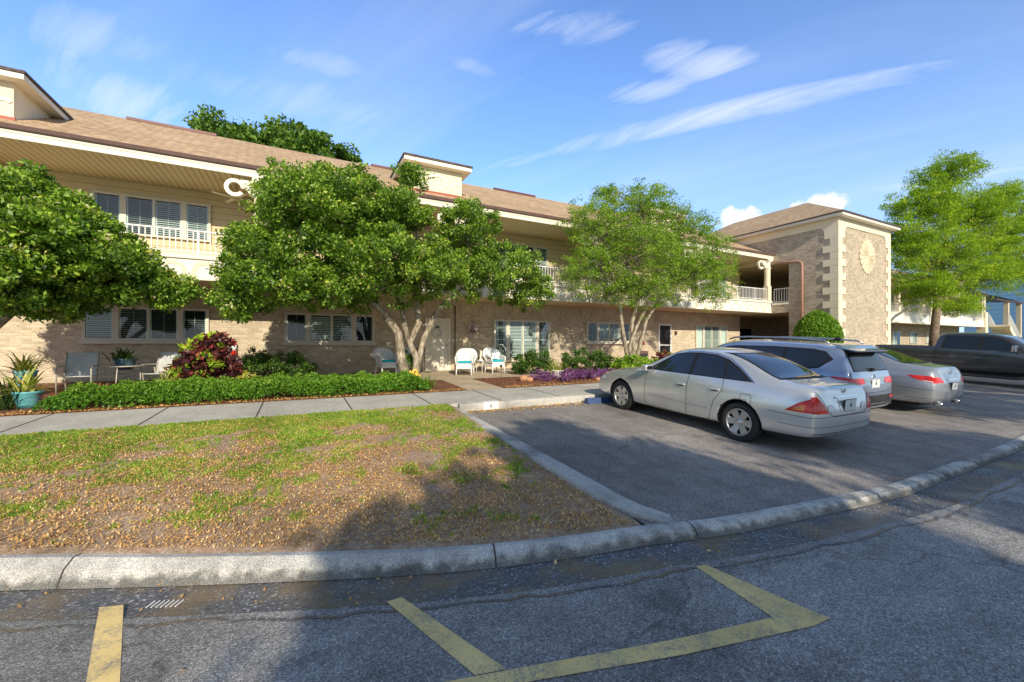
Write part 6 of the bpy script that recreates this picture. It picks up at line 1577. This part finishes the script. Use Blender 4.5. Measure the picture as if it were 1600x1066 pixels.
mp = w.N('ShaderNodeMapping'); l.new(cb.outputs[0], mp.inputs[0]); mp.vector_type = 'TEXTURE'; mp.inputs['Rotation'].default_value = (0,0,math.radians(-61)); mp.inputs['Scale'].default_value = (5.5,1.0,1); mp.inputs['Location'].default_value = (3.4,7.3,0)
dn = w.N('ShaderNodeTexNoise'); dn.inputs['Scale'].default_value = 1.3; dn.inputs['Detail'].default_value = 7; dn.inputs['Roughness'].default_value = .6; dn.inputs['Distortion'].default_value = .9
l.new(mp.outputs[0], dn.inputs['Vector'])
cir = w.ramp(dn.outputs['Fac'], [(.45, 0), (.62, .13), (.8, .3)])
base = w.mix(sky.outputs[0], (.42,.70,1.25), 1.0, 'MULTIPLY')
hs = w.N('ShaderNodeHueSaturation'); hs.inputs['Saturation'].default_value = 1.0; hs.inputs['Value'].default_value = 1.0; l.new(sky.outputs[0], hs.inputs['Color'])
# the sky is deeper and brighter away from the sun, hazier around it
dt = w.N('ShaderNodeVectorMath', operation='DOT_PRODUCT'); l.new(gen, dt.inputs[0]); dt.inputs[1].default_value = SUN
grd = w.ramp(w.math('MULTIPLY_ADD', dt.outputs['Value'], .5, .5), [(0, (1.15,1.75,2.7)), (.45, (1.2,1.5,1.95)), (.62, (.95,1.0,1.05)), (1, (.80,.81,.82))])
tint = w.mix(hs.outputs[0], grd, 1.0, 'MULTIPLY')
tint = w.mix(tint, (4.2,5.7,7.6), w.ramp(sp.outputs[2], [(0, .85), (.2, .48), (.42, .15), (.7, 0)]))
skyc = w.mix(tint, (6.3,6.9,7.8), cir)
# cumulus heads low over the roofs
def head(d, rad, scale, off):
    d = Vector(d).normalized()
    dv = w.N('ShaderNodeVectorMath', operation='SUBTRACT'); l.new(gen, dv.inputs[0]); dv.inputs[1].default_value = d
    m2 = w.N('ShaderNodeVectorMath', operation='MULTIPLY'); l.new(dv.outputs[0], m2.inputs[0]); m2.inputs[1].default_value = (1,1,1.9)
    ln = w.N('ShaderNodeVectorMath', operation='LENGTH'); l.new(m2.outputs[0], ln.inputs[0])
    nz = w.N('ShaderNodeTexNoise'); nz.inputs['Scale'].default_value = scale; nz.inputs['Detail'].default_value = 6; l.new(gen, nz.inputs['Vector'])
    a = w.math('SUBTRACT', 1.0, w.math('DIVIDE', ln.outputs['Value'], rad))
    a = w.math('ADD', a, w.math('MULTIPLY', w.math('SUBTRACT', nz.outputs['Fac'], .5), 1.9))
    return w.ramp(a, [(.12, 0), (.42, .95)])
skyc = w.mix(skyc, (8.2,7.9,7.9), head((.80,.53,.255), .052, 30, 0)); skyc = w.mix(skyc, (8.2,7.9,7.9), head((.869,.412,.255), .050, 28, 0))
# small thin wisps and one long streak rising to the right
def pdir(px, py): return Vector((FW[0]*F+RT[0]*(px-800), FW[1]*F+RT[1]*(px-800), 537-py)).normalized()
def uvp(px, py): q = pdir(px, py); return Vector((q.x/(q.z+.12), q.y/(q.z+.12)))
sn = w.N('ShaderNodeTexNoise'); sn.inputs['Scale'].default_value = 6.5; sn.inputs['Detail'].default_value = 8; sn.inputs['Roughness'].default_value = .62; sn.inputs['Distortion'].default_value = .8; l.new(mp.outputs[0], sn.inputs['Vector'])
def wisp(p0, p1, wid, op):
    a = uvp(*p0); b = uvp(*p1); c = (a+b)/2; d = b-a; L = d.length/2; d.normalize(); nn = Vector((-d.y, d.x))
    def lin(k): return w.math('ADD', w.math('MULTIPLY', w.math('SUBTRACT', u, c.x), k.x), w.math('MULTIPLY', w.math('SUBTRACT', v, c.y), k.y))
    s_ = w.math('DIVIDE', lin(d), L); t_ = w.math('DIVIDE', lin(nn), wid)
    r2 = w.math('ADD', w.math('POWER', w.math('ABSOLUTE', s_), 2.0), w.math('POWER', w.math('ABSOLUTE', t_), 2.0))
    k = w.math('ADD', w.math('SUBTRACT', .62, w.math('MULTIPLY', r2, .75)), w.math('MULTIPLY', w.math('SUBTRACT', sn.outputs['Fac'], .5), 4.6))
    return w.ramp(w.math('MULTIPLY', k, .62), [(.0, 0), (.35, op*.35), (1.0, op)])
for p0, p1, wd_, op in (((760,262),(1660,78),.07,.75),((800,42),(980,34),.07,.75),((1000,88),(1170,106),.07,.75),((950,152),(1080,138),.06,.7),((40,110),(340,200),.16,.65),((-20,40),(260,70),.10,.4),((380,70),(560,110),.05,.4),((240,110),(620,190),.10,.30),((1330,300),(1640,262),.07,.5),((700,90),(780,120),.03,.3)):
    skyc = w.mix(skyc, (6.6,7.0,7.6), wisp(p0, p1, wd_, op))
l.new(skyc, bg.inputs[0])
S.view_settings.view_transform = 'Standard'; S.view_settings.look = 'None'; S.view_settings.exposure = 0; S.view_settings.gamma = 1
S.cycles.use_denoising = True
S.cycles.max_bounces = 8; S.cycles.transparent_max_bounces = 16
